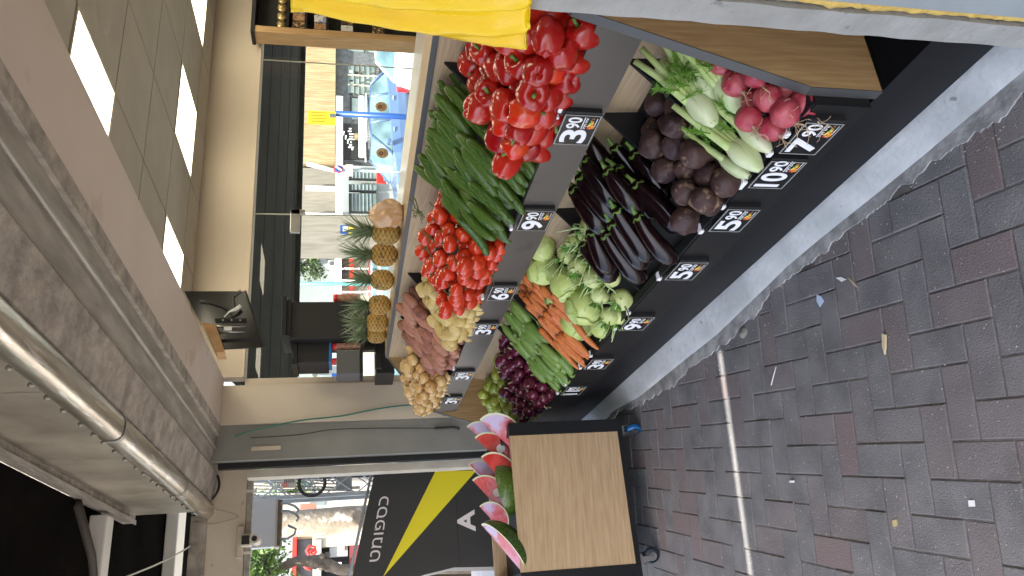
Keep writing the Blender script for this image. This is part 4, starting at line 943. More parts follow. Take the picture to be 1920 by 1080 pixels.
# ================================================================== TROLLEY
TX = -3.93
tr = thing('trolley', (TX-.35, .56, 0), 'oak panelled trolley with black frame and blue castors, carrying watermelons', 'trolley')
y0, y1, z0, z1 = .135, .945, .112, .735
MB().box((TX-.02, y0+.065, z0+.028), (TX-.004, y1-.068, z1+.001)).build('oak_panel', K['woodH'], tr)
for a, b in ((y0, y0+.063), (y1-.066, y1)): MB().box((TX-.75, a, z0), (TX, b, z1+.004), bev=.0015).build('side_frame', K['black'], tr)
MB().box((TX-.74, y0+.063, z0), (TX-.002, y1-.066, z0+.025)).build('bottom_frame', K['black'], tr)
MB().box((TX-.74, y0+.063, z1-.09), (TX-.022, y1-.066, z1-.075)).build('tray', K['blackmat'], tr)
MB().box((TX-.75, y0+.063, z0+.028), (TX-.735, y1-.066, z1)).build('back_panel', K['woodH'], tr)
for (cx, cy, a, mt) in ((TX-.035, y1-.065, .35, 'rubber'), (TX-.035, y0+.085, 1.0, 'rubberdk'), (TX-.68, y1-.06, .8, 'rubber'), (TX-.68, y0+.07, 2, 'rubberdk')):
    r = .042; q = Matrix.Rotation(a, 3, 'Z'); c = Vector((cx, cy, r)); off = q @ Vector((.018, 0, 0)); c += off
    g = MB().surf(lambda u, v: c + q @ Vector((r*(1-.25*abs(2*v-1)**6)*math.cos(2*PI*u), -.015+.03*v, r*(1-.25*abs(2*v-1)**6)*math.sin(2*PI*u))), 28, 6)
    ca = g.build('castor', K[mt], tr)
    for s in (-1, 1): MB().surf(lambda u, v: c + q @ Vector((.024*v*math.cos(2*PI*u), s*.0165, .024*v*math.sin(2*PI*u))), 20, 1).build('hub', K['metal'], ca)
    g = MB()
    for s in (-1, 1):
        vs = [c + q @ Vector((x, s*.019, z)) for x, z in ((-.012, -.008), (.012, -.008), (.006-.018+.02, .06), (-.035, .06))] + [c + q @ Vector((x, s*.022, z)) for x, z in ((-.012, -.008), (.012, -.008), (.006-.018+.02, .06), (-.035, .06))]
        g.add(vs, [(0, 1, 2, 3), (7, 6, 5, 4), (0, 4, 5, 1), (1, 5, 6, 2), (2, 6, 7, 3), (3, 7, 4, 0)])
    g.box((c.x-off.x-.03, c.y-off.y-.025, .1), (c.x-off.x+.03, c.y-off.y+.025, z0)); g.build('fork', K['metal'], ca)
# ------------------------------------------------------------------ watermelons
def melon_cut(R, L, wedge, mats, seed, sticker=True, pale=False):
    """a piece of an ellipsoidal melon, long axis x, opening angle wedge about that axis; the bisector of the rind points along -z"""
    a0 = -PI/2-wedge/2; parts = []
    def el(t, a, f=1): 
        x = -math.cos(PI*t); return Vector((L/2*x*f, R*f*math.sin(PI*t)*math.cos(a), R*f*math.sin(PI*t)*math.sin(a)))
    g = MB().surf(lambda u, v: el(min(max(v, .002), .998), a0+wedge*u), 24, 26, closeu=False); parts.append(('rind', g, mats[0]))
    pith = MB(); fl = MB()
    for a in (a0, a0+wedge):
        n = 26; rim = [el(i/n, a) for i in range(n+1)]; inn = [el(i/n, a, .925) for i in range(n+1)]
        pith.add(rim+inn, [(i, i+1, n+2+i, n+1+i) for i in range(n)], 0, True)
        ce = [Vector((p.x*.5, p.y*.0, p.z*.0)) for p in inn]
        rows = []
        for k in range(6):
            f = 1-k/5*.999; rows += [Vector((p.x*(.5+.5*f), p.y*f, p.z*f)) + Vector((0, 0, .0)) for p in inn]
        fl.add(rows, [(k*(n+1)+i, k*(n+1)+i+1, (k+1)*(n+1)+i+1, (k+1)*(n+1)+i) for k in range(5) for i in range(n)], 0, True)
    parts.append(('pith', pith, K['white_rind'])); parts.append(('flesh', fl, mats[1]))
    if sticker:
        a = a0+wedge; c = Vector((.02, math.cos(a)*R*.5, math.sin(a)*R*.5)); dr = Vector((0, math.cos(a), math.sin(a))); nr = Vector((0, -math.sin(a), math.cos(a)))
        parts.append(('sticker', MB().surf(lambda u, v: c+nr*.002+Vector((.024*v*math.cos(2*PI*u), 0, 0))+dr*.024*v*math.sin(2*PI*u), 20, 2), K['white']))
    return parts
def melon(label, px, X, R, L, wedge, longax, up, mats, seed, sticker=True, roll=0):
    """longax: direction of the long axis; up: direction the cut points to"""
    c = at(*px, X=X); t = proto('cut_watermelon', melon_cut(R, L, wedge, mats, seed, sticker), label, 'watermelon', 'cut watermelons on the trolley'); HOLD.pop()
    x = Vector(longax).normalized(); z = (Vector(up)-x*Vector(up).dot(x)).normalized(); y = z.cross(x)
    t.matrix_world = Matrix.Translation(c) @ (Matrix((x, y, z)).transposed().to_4x4()); return t
Rk, Ry, Fl, Fp = K['rind'], K['rindy'], K['flesh'], K['flesh_sheen']
hv = PI*.5
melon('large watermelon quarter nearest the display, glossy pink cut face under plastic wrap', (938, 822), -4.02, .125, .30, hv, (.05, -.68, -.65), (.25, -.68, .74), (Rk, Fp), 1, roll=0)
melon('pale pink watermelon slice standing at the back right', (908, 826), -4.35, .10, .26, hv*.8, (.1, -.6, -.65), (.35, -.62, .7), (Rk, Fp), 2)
melon('deep red watermelon slice with sticker behind the large quarter', (922, 850), -4.2, .105, .26, hv*.8, (.1, -.65, -.6), (.35, -.62, .7), (Rk, Fl), 3)
melon('red watermelon wedge with white edge left of the large quarter', (932, 890), -4.16, .11, .26, hv, (.05, -.75, -.6), (.3, -.6, .75), (Rk, Fl), 4, False)
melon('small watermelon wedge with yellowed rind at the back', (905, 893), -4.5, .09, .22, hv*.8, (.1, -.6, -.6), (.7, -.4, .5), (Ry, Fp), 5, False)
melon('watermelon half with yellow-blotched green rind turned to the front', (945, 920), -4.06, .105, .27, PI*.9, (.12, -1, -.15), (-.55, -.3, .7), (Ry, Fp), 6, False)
melon('red watermelon wedge standing at the back middle', (915, 932), -4.36, .11, .26, hv*.8, (.05, -.75, -.62), (.35, -.6, .7), (Rk, Fl), 7)
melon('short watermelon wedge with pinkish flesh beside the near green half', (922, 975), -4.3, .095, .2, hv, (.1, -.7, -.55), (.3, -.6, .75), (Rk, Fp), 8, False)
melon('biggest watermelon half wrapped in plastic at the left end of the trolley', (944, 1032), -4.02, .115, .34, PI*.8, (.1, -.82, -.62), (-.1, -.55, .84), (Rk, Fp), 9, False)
# ================================================================== ATM CABINET
AX = -6.62
atm = thing('cash_machine', (AX-.3, .8, 0), 'charcoal cash machine cabinet with a yellow diagonal stripe and white Hebrew lettering', 'cash machine')
pp = [at(x, y, X=AX) for x, y in ((703, 882), (652, 1120), (795, 1078), (851, 1064), (960, 1062), (1010, 1062), (1010, 880), (895, 882))]
pp[5].z = 0; pp[6].z = 0; pp[5].y = pp[4].y; pp[6].y = pp[7].y
MB().prism([(p.y, p.z) for p in pp[:7]], AX-.45, AX, 0).build('cabinet', K['atm'], atm)
pj = [at(x, y, X=AX+.002) for x, y in ((817, 882.5), (893, 882.5), (718, 1082))]
MB().prism([(p.y, p.z) for p in pj], AX+.0005, AX+.003, 0).build('yellow_stripe', K['atmyellow'], atm)
a = at(699, 882, X=AX); b = at(648, 1122, X=AX)
MB().tube([a+Vector((-.0, 0, .006)), b+Vector((0, 0, .006))], .012, 6).build('top_edge', K['greypaint'], atm)
p = at(852, 884, X=AX+.002); q = at(852, 1062, X=AX+.002); MB().box((AX, min(p.y, q.y), p.z-.002), (AX+.0015, p.y, p.z+.003)).build('joint_line', K['blackmat'], atm)
tl, tr_, bl = at(692, 1052, X=AX+.003), at(712, 930, X=AX+.003), at(711, 1052, X=AX+.003)
xd = (tr_-tl); t_ = textmb('טמופסכ', bl+Vector((0, 0, 0)), xd, Vector((0, .0, 1)), xd.length, (tl-bl).length*1.0, .004, bold=0); t_.build('lettering', K['lett'], atm)
a0_ = at(892, 996, X=AX+.003); a1_ = at(892, 955, X=AX+.003); textmb('A', a0_, (0, 1, 0), (0, 0, 1), abs(a1_.y-a0_.y), abs(at(858, 990, X=AX).z-a0_.z), .004, bold=.03).build('lettering', K['lett'], atm)
# ================================================================== TELEVISION
tvw = thing('television', at(430, 600, X=-5.0), 'black television seen from behind, hung from a wooden block under the beam', 'television')
TVX = -5.0
def tvp(x, y, X=TVX): return at(x, y, X=X)
a, b, c, d = tvp(340, 545), tvp(462, 545), tvp(497, 652), tvp(378, 660)
def slabq(name, pts, t0, t1, mat, par, bev=0):
    n = (pts[1]-pts[0]).cross(pts[2]-pts[0]).normalized()
    if n.x < 0: n = -n
    g = MB(); v = [p+n*t0 for p in pts]+[p+n*t1 for p in pts]; k = len(pts)
    g.add(v, [list(range(k))[::-1], list(range(k, 2*k))]+[[i, (i+1) % k, k+(i+1) % k, k+i] for i in range(k)]); return g.build(name, mat, par), n
pa, n_ = slabq('screen_back', [tvp(345, 546), tvp(458, 546), tvp(494, 650), tvp(400, 655)], -.02, 0, K['tvplastic'], tvw)
slabq('bezel', [tvp(458, 545), tvp(462, 545), tvp(497, 651), tvp(493, 652)], -.03, .004, K['blackmat'], tvw)
slabq('rear_housing', [tvp(402, 600), tvp(470, 602), tvp(486, 636), tvp(412, 640)], .0, .035, K['tvplastic'], tvw)
po, _ = slabq('port_strip', [tvp(404, 601), tvp(463, 601), tvp(464, 609), tvp(406, 609)], .035, .04, K['black'], tvw)
for i in range(7):
    c_ = tvp(412+i*8, 605)+n_*.045; MB().ball(c_, .006, 8, 6).build('socket', K['metal'] if i % 2 else K['blackmat'], po)
for yy in (616, 626):
    p, q = tvp(404, yy), tvp(463, yy+1); MB().tube([p+n_*.04, q+n_*.04], .005, 6).build('bracket_rail', K['metal'], tvw)
p, q = tvp(422, 618), tvp(436, 624); MB().box((p.x+.03, p.y, p.z), (p.x+.05, q.y, q.z)).build('label_plate', K['white'], tvw)
for i, pth in enumerate(([(375, 566), (392, 568), (415, 575), (432, 585), (436, 597)], [(452, 546), (438, 556), (440, 572), (444, 580)])):
    cp = [tvp(x, y)+n_*.02 for x, y in pth]; MB().tube(cp, .004, 6).build('cable', K['cable'], tvw)
MB().tube([tvp(422, 600)+n_*.05, tvp(432, 591)+n_*.06, tvp(444, 585)+n_*.05, tvp(452, 578)+n_*.04], [.004, .005, .012, .014], 8).build('white_plug', K['white'], tvw)
wp = [tvp(378, 604, -4.95), tvp(404, 608, -4.95), tvp(422, 660, -4.95), tvp(406, 660, -4.95)]
g = MB(); g.add(wp+[p+Vector((-.09, -.02, 0)) for p in wp], [(0, 1, 2, 3), (7, 6, 5, 4), (0, 4, 5, 1), (1, 5, 6, 2), (2, 6, 7, 3), (3, 7, 4, 0)]); g.build('wood_block', K['plywood'], None, 'light wooden block carrying the television bracket', 'wood block')
MB().tube([wp[1]+Vector((-.03, 0, 0)), tvp(414, 630)+n_*.03], .012, 8).build('arm', K['blackmat'], tvw)
# ================================================================== BACK LEDGE, BAG, CABINETS
wc = thing('white_counter', (-3.5, 2.1, .06), 'pale counter behind the oak ledge', 'counter')
MB().box((-5.3, 1.865, 1.25), (-1.4, 2.3, 1.285)).build('top', M('pale_counter', (.62, .66, .7), (.55, .58, .6), rough=.15, ns=3), wc)
MB().box((-5.28, 1.9, .06), (-1.42, 2.28, 1.25)).build('body', K['white'], wc)
# tan paper-plastic bag
bgp = at(748, 400, Y=1.80); g = MB()
def bagf(u, v):
    a = 2*PI*u; z = .155*v; r = .074*(math.sin(PI*min(.96, .12+v*.86))**.55)*(1+.22*noise.noise(Vector((math.cos(a)*1.7, math.sin(a)*1.7, v*3))))
    r *= 1-.2*abs(noise.noise(Vector((math.cos(a)*4, math.sin(a)*4, v*5))))
    if v > .93: r *= .8
    return Vector((bgp.x+r*math.cos(a)*1.15-.02*v, 1.80+r*.85*math.sin(a), 1.314+z+.014*noise.noise(Vector((math.cos(a)*2, math.sin(a)*2, 7)))*v))
g.surf(bagf, 40, 22); 
bo = g.build('tan_bag', M('tan_bag', (.52, .27, .12), (.66, .44, .26), rough=.3, ns=14, bump=.012, bs=20, coat=.3, sss=.1), None, 'crumpled translucent tan bag leaning on the right pineapple', 'bag')
md = bo.modifiers.new('s', 'SOLIDIFY'); md.thickness = .001
# black cabinets and jars near the glass
CX = -5.45
def rbox(name, x0, y0, x1, y1, X, dep, mat, par, bev=.004):
    a = at(x0, y0, X=X); b = at(x1, y1, X=X); return MB().box((X-dep, min(a.y, b.y), min(a.z, b.z)), (X, max(a.y, b.y), max(a.z, b.z)), bev=bev).build(name, mat, par)
cb = thing('black_cabinet', at(700, 600, X=CX), 'tall black cabinet with stepped cornice in front of the glass', 'cabinet')
rbox('body', 546, 566, 745, 632, CX, .34, K['blackmat'], cb); rbox('cornice', 537, 561, 545.5, 629, CX+.02, .38, K['black'], cb); rbox('cornice', 529, 555, 536.5, 628, CX+.035, .4, K['black'], cb)
rbox('side_post', 548, 632.5, 700, 634, CX-.02, .3, K['black'], cb)
cb = thing('small_black_cabinet', at(620, 655, X=CX-.1), 'small black cabinet with curved top left of the tall one', 'cabinet')
rbox('body', 558, 634, 616, 679, CX-.1, .28, K['blackmat'], cb)
g = MB(); a = at(557, 632, X=CX-.08); b = at(557, 683, X=CX-.08); n=14
tp = [(a.y+(b.y-a.y)*i/n, a.z+.035+.012*math.sin(PI*2*i/n)) for i in range(n+1)]
g.prism([(a.y, a.z-.0)]+tp+[(b.y, b.z)], CX-.38, CX-.08, 0); g.build('curved_top', K['black'], cb)
K['redlid'] = M('red_lid', (.6, .02, .02), rough=.3); K['jar'] = M('jar_contents', (.42, .14, .1), (.52, .3, .22), ns=30, rough=.2, coat=.5)
for i, (xa_, ya_, xb_, yb_, lb) in enumerate(((625, 552, 675, 566, 'red-lidded jar right of the tall black cabinet'), (623, 634, 664, 642, 'red-lidded jar half hidden left of the tall cabinet'), (623, 643, 676, 656, 'red-lidded jar with red label left of the tall cabinet'), (622, 672, 631, 684, 'squat red jar by the grey box'))):
    a = at(xa_, ya_, X=CX-.12); b = at(xb_, yb_, X=CX-.12); t = thing('jar', (a.x, (a.y+b.y)/2, b.z), lb, 'jar', 'red-lidded jars by the glass'); r = abs(a.y-b.y)/2; cy = (a.y+b.y)/2
    MB().surf(lambda u, v: (CX-.12+r*math.cos(2*PI*u), cy+r*math.sin(2*PI*u), b.z+(a.z-.03-b.z)*v), 16, 1).build('glass', K['jar'], t); 
    MB().surf(lambda u, v: (CX-.12+r*1.05*min(1, v*3, 99)*math.cos(2*PI*u) if v < .3 else CX-.12+r*1.05*math.cos(2*PI*u), cy+(r*1.05*min(1, v*3))*math.sin(2*PI*u), a.z-.03*v if v > .3 else a.z), 16, 4).build('lid', K['redlid'], t)
t = thing('grey_box', at(650, 675, X=CX), 'grey card reader box standing left of the jars', 'box'); rbox('body', 631, 657, 675, 700, CX-.05, .2, M('mid_grey', (.1, .1, .1), rough=.5), t); rbox('face_strip', 675, 650, 681, 700, CX-.04, .2, K['black'], t)
t = thing('blue_packet', at(618, 657, X=CX), 'blue packet lying on top of the red-lidded jars', 'packet'); rbox('body', 616.5, 632, 622, 679, CX-.1, .2, M('blue_pack', (.02, .16, .42), rough=.4), t)
t = thing('cash_register', at(700, 660, X=CX), 'black cash register with slanted screen on the counter', 'cash register'); rbox('screen', 678, 632, 704, 657, CX-.1, .04, K['tvplastic'], t); rbox('base', 704, 636, 740, 700, CX-.15, .3, K['fasciadark'], t); rbox('small_display', 703, 664, 716, 690, CX-.02, .03, K['black'], t)
# shelf unit at the right of the window
SX = -5.72
sh = thing('shelf_unit', at(620, 50, X=SX), 'oak sided black shelf unit with tins and packets right of the window', 'shelf unit')
a = at(478, 47, X=SX); b = at(800, 60, X=SX); MB().box((SX-.16, a.y-.07, .06), (SX, a.y-.002, a.z)).build('side_panel', K['woodZ'], sh)
MB().box((SX-.17, a.y-.08, a.z+.001), (SX+.01, a.y+1.3, a.z+.035)).build('top', K['black'], sh); MB().box((SX-.16, a.y, .06), (SX-.15, a.y+1.3, a.z)).build('back', K['blackmat'], sh)
shz = [at(x, 20, X=SX).z for x in (538, 572, 612, 662, 720)]
for z in shz: MB().box((SX-.148, a.y, z-.02), (SX-.005, a.y+1.3, z)).build('shelf', K['black'], sh)
MB().box((SX-.06, a.y, .06), (SX-.02, a.y+.02, a.z)).build('upright', K['black'], sh)
rs = random.Random(4)
K['tin'] = M('tin_gold', (.5, .36, .16), (.3, .22, .1), rough=.3, metal=.6, ns=30); K['pk1'] = M('packet_dark', (.05, .03, .02), (.5, .3, .12), ns=40, rough=.4, lo=.5, hi=.6); K['pk2'] = M('packet_white', (.6, .58, .55), (.15, .2, .4), ns=30, rough=.4, lo=.55, hi=.6); K['pk3'] = M('packet_kraft', (.45, .3, .15), (.2, .06, .03), ns=40, rough=.5)
for k, z in enumerate(shz):
    for j in range(4):
        yy = a.y+.06+.1*j; mt = K[['tin', 'pk1', 'pk3', 'pk2', 'pk1'][(k+j) % 5 if k else 0]]; h = .075 if k < 1 else .11; xx = SX-.08
        lb = '%s on the %s shelf from the top, %s from the oak side' % (['round gold tin', 'small food packet', 'kraft food packet', 'pale food packet', 'dark food packet'][0 if k == 0 else (k+j) % 5 and ((k+j) % 5)], ORD[k], ORD[j])
        if k == 0: MB().tube([(xx, yy, z+.045), (xx+.05, yy, z+.045)], .042, 20).build('tin', mt, None, lb, 'tin', 'tins and packets on the shelf unit')
        else: MB().box((xx-.03, yy-.04, z+.001), (xx+.05, yy+.04, z+h), bev=.005).build('packet', mt, None, lb, 'packet', 'tins and packets on the shelf unit')
# ------------------------------------------------------------------ litter on the paving
def flat(name, pts, mat, lab, cat, h=.004):
    P = [at(x, y, Z=.004) for x, y in pts]; MB().prism([(p.x, p.y) for p in P], .003, .003+h, 2).build(name, mat, None, lab, cat)
K['dryleaf'] = M('dry_stalk', (.6, .5, .3), (.5, .42, .24), rough=.8)
flat('paper_scrap', [(1815, 938), (1827, 938), (1828, 950), (1816, 950)], K['white'], 'small square white paper scrap on a grey paver', 'litter', .001)
flat('paper_scrap', [(1531, 552), (1540, 556), (1545, 565), (1537, 576), (1531, 565)], M('blueish_paper', (.5, .62, .78), rough=.6), 'torn pale blue scrap near the kerb', 'litter', .001)
flat('dry_leaf', [(1567, 521), (1577, 519), (1587, 524), (1578, 528)], K['white'], 'tiny white petal beside a dry leaf', 'litter', .002)
flat('dry_leaf', [(1590, 520), (1598, 527), (1610, 540), (1602, 535)], K['dryleaf'], 'curled tan leaf beside the white petal', 'litter', .003)
flat('dry_stalk', [(1655, 625), (1662, 628), (1662, 650), (1660, 665), (1656, 650)], K['dryleaf'], 'dry tan stalk lying on the pavers', 'litter', .005)
flat('cigarette_end', [(1482, 901), (1489, 901), (1489, 905), (1482, 905)], K['white'], 'small white cigarette end in a paver joint', 'litter', .005)
flat('yellow_crumb', [(1674, 976), (1682, 974), (1683, 986), (1676, 988)], M('yellow_crumb', (.5, .4, .18), rough=.9), 'small yellow crumb on a reddish paver', 'litter', .004)
MB().tube([at(1455, 688, Z=.004), at(1450, 706, Z=.004), at(1446, 722, Z=.004)], .002, 5).build('thin_stick', K['white'], None, 'thin white stick lying on the pavers near the sun strip', 'litter')
c = at(1393, 624, Z=.006)
MB().surf(lambda u, v: (c.x+.034*(1-.4*v)*math.cos(2*PI*u)*min(1, 4*(1-v)), c.y+.02*math.sin(2*PI*u)*min(1, 4*(1-v)), .003+.01*v+.004*noise.noise(Vector((math.cos(2*PI*u), math.sin(2*PI*u), 3)))), 18, 4).build('dead_leaf', M('grey_leaf', (.26, .26, .22), (.18, .18, .16), rough=.9, ns=30), None, 'grey crumpled leaf at the kerb edge', 'litter')
rs = random.Random(11)
K['debris'] = M('gravel_debris', (.5, .48, .44), (.2, .17, .13), rough=.9, ns=20)
g = MB()
for i in range(700):
    if i % 3: x_ = rs.uniform(-4.4, -1.3); y_ = 1.06-abs(rs.gauss(0, .06))-(.06 if x_ < -2.2 else 0)
    else: x_ = rs.uniform(-4, -.9); y_ = rs.uniform(-.6, 1)
    r = rs.uniform(.0008, .0028); g.ball((x_, y_, .001), r, 5, 3, sq=(rs.uniform(.7, 2), 1, .5))
g.build('grit', K['debris'], None, 'fine pale grit scattered over the pavers and along the kerb', 'grit', kind='stuff')

# ================================================================== STREET BEYOND
def fbox(name, x0, y0, x1, y1, X, dep, mat, par=None, bev=0, **kw):
    """box whose near face fills the given part of the photograph when it stands at distance X"""
    a = at(x0, y0, X=X); b = at(x1, y1, X=X); return MB().box((X-dep, min(a.y, b.y), min(a.z, b.z)), (X, max(a.y, b.y), max(a.z, b.z)), bev=bev).build(name, mat, par, **kw)
K['bamboo'] = M('slatted_wood', (.36, .26, .145), (.23, .155, .075), rough=.7, ns=2.2, st=(1, 14, .7), lo=.4, hi=.6)
K['shopdark'] = M('dark_stone', (.06, .063, .065), (.11, .115, .12), rough=.7, ns=6)
K['pitch'] = M('dark_interior', (.012, .012, .012), rough=.8)
K['wglass'] = M('shop_window', (.09, .12, .12), (.2, .25, .24), rough=.12, ns=1.5)
K['wall1'] = M('pale_render', (.3, .315, .315), (.24, .255, .255), rough=.9, ns=.7, c3=(.26, .27, .26), s3=2.2, t3=.6)
K['wall2'] = M('cream_render', (.42, .385, .31), (.34, .31, .25), rough=.9, ns=.8)
K['board'] = M('board_marked_concrete', (.22, .19, .155), (.15, .13, .105), rough=.9, ns=3, st=(2, 9, .6))
K['whitep'] = M('white_paint', (.8, .8, .78), rough=.5); K['bluep'] = M('blue_paint', (.01, .05, .2), rough=.35, c3=(.5, .55, .6), s3=7, t3=.7)
K['redp'] = M('red_paint', (.6, .03, .02), rough=.5); K['yel'] = M('sign_yellow', (.5, .33, .01), rough=.5); K['teal'] = M('teal_paint', (.1, .3, .3), rough=.5); K['tealdk'] = M('dark_text', (.12, .09, .02), rough=.6)
# shop with slatted fascia
X1 = -25.0
s1 = thing('shop_with_wooden_fascia', at(780, 200, X=X1), 'dark stone shop with pale slatted wood fascia across the street', 'shop')
fbox('wooden_fascia', 552, -30, 628, 309, X1+.3, .5, K['bamboo'], s1); fbox('wall', 628, -30, 880, 309, X1, .6, K['shopdark'], s1); fbox('upper_wall', 430, -200, 552, 309, X1, 1, K['wall1'], s1)
w1 = fbox('window', 652, 122, 712, 178, X1+.05, .1, K['wglass'], s1)
for i in range(1, 6): fbox('shelf_grid', 652+i*10, 122, 653+i*10, 178, X1+.09, .05, K['wall2'], w1)
for i in range(1, 3): fbox('shelf_grid', 652, 122+i*18.6, 712, 123.5+i*18.6, X1+.10, .05, K['wall2'], w1)
rs = random.Random(8)
for i in range(26): xx, yy = 655+rs.randrange(6)*10, 126+rs.random()*48; fbox('bottle', xx, yy, xx+6, yy+2.2, X1+.11, .05, rs.choice([K['blackmat'], K['whitep'], K['bark'], K['shopdark']]), w1)
w2 = fbox('window', 652, 66, 708, 98, X1+.05, .1, K['wglass'], s1); fbox('green_notice', 692, 80, 703, 92, X1+.1, .05, M('pale_green', (.4, .7, .3)), w2); fbox('frame', 682, 66, 684, 98, X1+.1, .05, K['blackmat'], w2)
d1 = fbox('doorway', 656, 181, 880, 228, X1+.05, .1, K['pitch'], s1); fbox('pane', 660, 184, 690, 224, X1+.08, .05, K['wglass'], d1)
d2 = fbox('dark_opening', 640, 231, 880, 306, X1+.05, .1, K['pitch'], s1)
for i in range(9):
    for j in range(2): fbox('checked_bunting', 641+i*2+j*2, 246+i*4, 646+i*2, 249+i*4, X1+.2+.01*j, .02, K['whitep'] if (i+j) % 2 else K['blackmat'], d2)
for i in range(8): fbox('white_pennant', 652+rs.random()*8, 240+i*5, 657+rs.random()*8, 242+i*5, X1+.25, .02, K['whitep'], d2)
fbox('warm_frame', 664, 250, 676, 262, X1+.1, .05, K['bamboo'], d2); fbox('lit_notice', 673, 280, 678, 288, X1+.1, .05, K['wall2'], d2)
# next shop: steel shutters
s2 = thing('shuttered_shop', at(780, 360, X=-24), 'grey concrete building with black framed shutters across the street', 'shop')
fbox('upper_wall', 400, 309.5, 632, 400, -24.5, 1, K['board'], s2); fbox('wall', 632, 309.5, 880, 400, -24.3, .6, K['wall1'], s2)
for y in (348, 399): fbox('white_rib', 573, y, 632, y+3, -24.2, .3, K['whitep'], s2)
for y0_, y1_ in ((316, 336), (345, 358), (362, 398)):
    f = fbox('window', 655, y0_, 706, y1_, -24.1, .1, K['wglass'], s2); fbox('frame', 655, y1_-2, 706, y1_+1, -24.05, .1, K['blackmat'], f); fbox('frame', 654, y0_, 657, y1_, -24.04, .1, K['blackmat'], f)
    for k in range(6): fbox('shutter_slat', 660+k*7, y0_+1, 661.5+k*7, y1_-2, -24.07, .03, K['steelgrey'], f)
fbox('shop_sign', 631, 358, 640, 402, -23.8, .1, M('olive_sign', (.3, .33, .28), (.5, .45, .1), ns=2), s2, label=None)
t = fbox('red_banner', 706, 322, 724, 342, -23.0, .1, K['redp'], None, label='orange red box in front of the shuttered shop', cat='box')
# white canopy beam along the far shops
g = MB(); a = at(636, 180, X=-22); b = at(643, 445, X=-22); g.box((-22.4, b.y, a.z-.12), (-22, a.y, a.z+.1)); g.build('white_canopy', K['whitep'], None, 'long white canopy edge above the far shop fronts', 'canopy')
# board-marked column, grey block with air conditioners
t = thing('concrete_column_block', at(700, 425, X=-17), 'board marked concrete block beside the shuttered shop', 'building'); fbox('wall', 480, 402, 740, 446, -17, 1.2, K['board'], t)
t = thing('grey_apartment_block', at(700, 510, X=-34), 'pale grey apartment block with air conditioners on its wall', 'building'); fbox('wall', 380, 440, 640, 700, -34, 5, K['wall1'], t)
for x_, y_ in ((578, 489), (622, 491), (590, 700)):
    p = fbox('air_conditioner', x_-7, y_-3, x_+7, y_+7, -33.6, .4, K['wall2'], t); c = at(x_, y_+2, X=-33.55)
    MB().surf(lambda u, v: (-33.58, c.y+.11*v*math.cos(2*PI*u), c.z+.11*v*math.sin(2*PI*u)), 14, 1).build('fan_grille', K['shopdark'], p)
for x_, y_ in ((572, 480), (612, 480)): fbox('window', x_, y_, x_+13, y_+6, -33.9, .1, K['wglass'], t)
t = thing('low_white_shops', at(660, 560, X=-28), 'low row of white and red fronted shops below the apartment block', 'shop'); fbox('wall', 636, 447, 760, 710, -28, 1, K['wall2'], t)
fbox('white_fascia', 628, 447, 640, 560, -27.6, .6, K['whitep'], t); fbox('red_stripe', 655, 462, 663, 548, -27.7, .3, K['redp'], t); fbox('dark_opening', 640, 466, 654, 500, -27.9, .1, K['bark'], t); fbox('dark_opening', 640, 506, 654, 522, -27.9, .1, K['shopdark'], t)
for y in (460, 502, 524, 546): fbox('post', 636, y, 700, y+1.4, -27.5, .1, K['whitep'], t)
fbox('blue_sign', 622, 700, 640, 712, -20, .1, K['bluep'], None, label='blue street sign at the left edge of the glass', cat='sign')
sa = thing('street_awning', (-7, 4, 2.3), 'dark ribbed awning outside, above the glass wall', 'awning'); zo = at(560, 300, X=-8.3).z
MB().prism([(-6.2, 2.44), (-8.3, zo), (-8.3, zo+.05), (-6.2, 2.5)], 1.95, 12, 1).build('canvas', M('dark_awning', (.028, .029, .025), (.04, .04, .035), rough=.9, ns=5, spec=.1), sa)
for k in range(5): f_ = .12+k*.2; xx = -6.2-2.1*f_; zz = 2.44+(zo-2.44)*f_; MB().box((xx-.16, 1.97, zz-.004), (xx, 11.9, zz+.02)).build('rib', M('awning_rib', (.035, .037, .032) if k != 2 else (.06, .066, .06), rough=.9, spec=.1), sa)
MB().box((-8.36, 1.95, zo-.05), (-8.3, 12, zo+.06)).build('valance', K['shopdark'], sa)
# poles and signs
def pole(x, y, xb, X, r, mat, lab, cat='pole', name='pole'):
    a = at(x, y, X=X); b = at(xb, y, X=X); return MB().tube([(X, a.y, a.z), (X, a.y, -.62)], r, 10).build(name, mat, None, lab, cat)
pole(630, 213, 800, -12, .055, K['bluep'], 'blue painted street pole seen through the glass', name='blue_pole')
t = thing('yellow_street_sign', at(604, 220, X=-11.9), 'yellow street notice at the top of the blue pole', 'sign'); fbox('board', 577, 207, 630, 234, -11.95, .02, K['yel'], t)
for i in range(4): fbox('text_line', 582+i*2.0 if False else 583, 210+i*5.4, 612-3*(i % 2), 212+i*5.4, -11.94, .006, K['tealdk'], t)
fbox('clamp', 618, 213, 629, 220, -11.93, .04, K['metal'], t)
t = thing('no_parking_sign', at(635, 317, X=-16), 'round red and blue no parking sign', 'sign'); c = at(635, 317, X=-16); rr = 9.5/FPX*17.6
for (r_, off_, mt, nm) in ((rr, 0, K['redp'], 'rim'), (rr*.8, .012, K['bluep'], 'disc')): MB().surf(lambda u, v: (-16+off_+.01*(1-v), c.y+r_*v*math.cos(2*PI*u), c.z+r_*v*math.sin(2*PI*u)), 28, 2).build(nm, mt, t)
MB().box((-15.97, c.y-rr*.78, c.z-.02), (-15.965, c.y+rr*.78, c.z+.02), rot=Matrix.Rotation(.9, 3, 'X')).build('diagonal_bar', K['whitep'], t)
MB().tube([(-16.05, c.y, c.z), (-16.05, c.y, -.62)], .03, 8).build('post', K['steelgrey'], t)
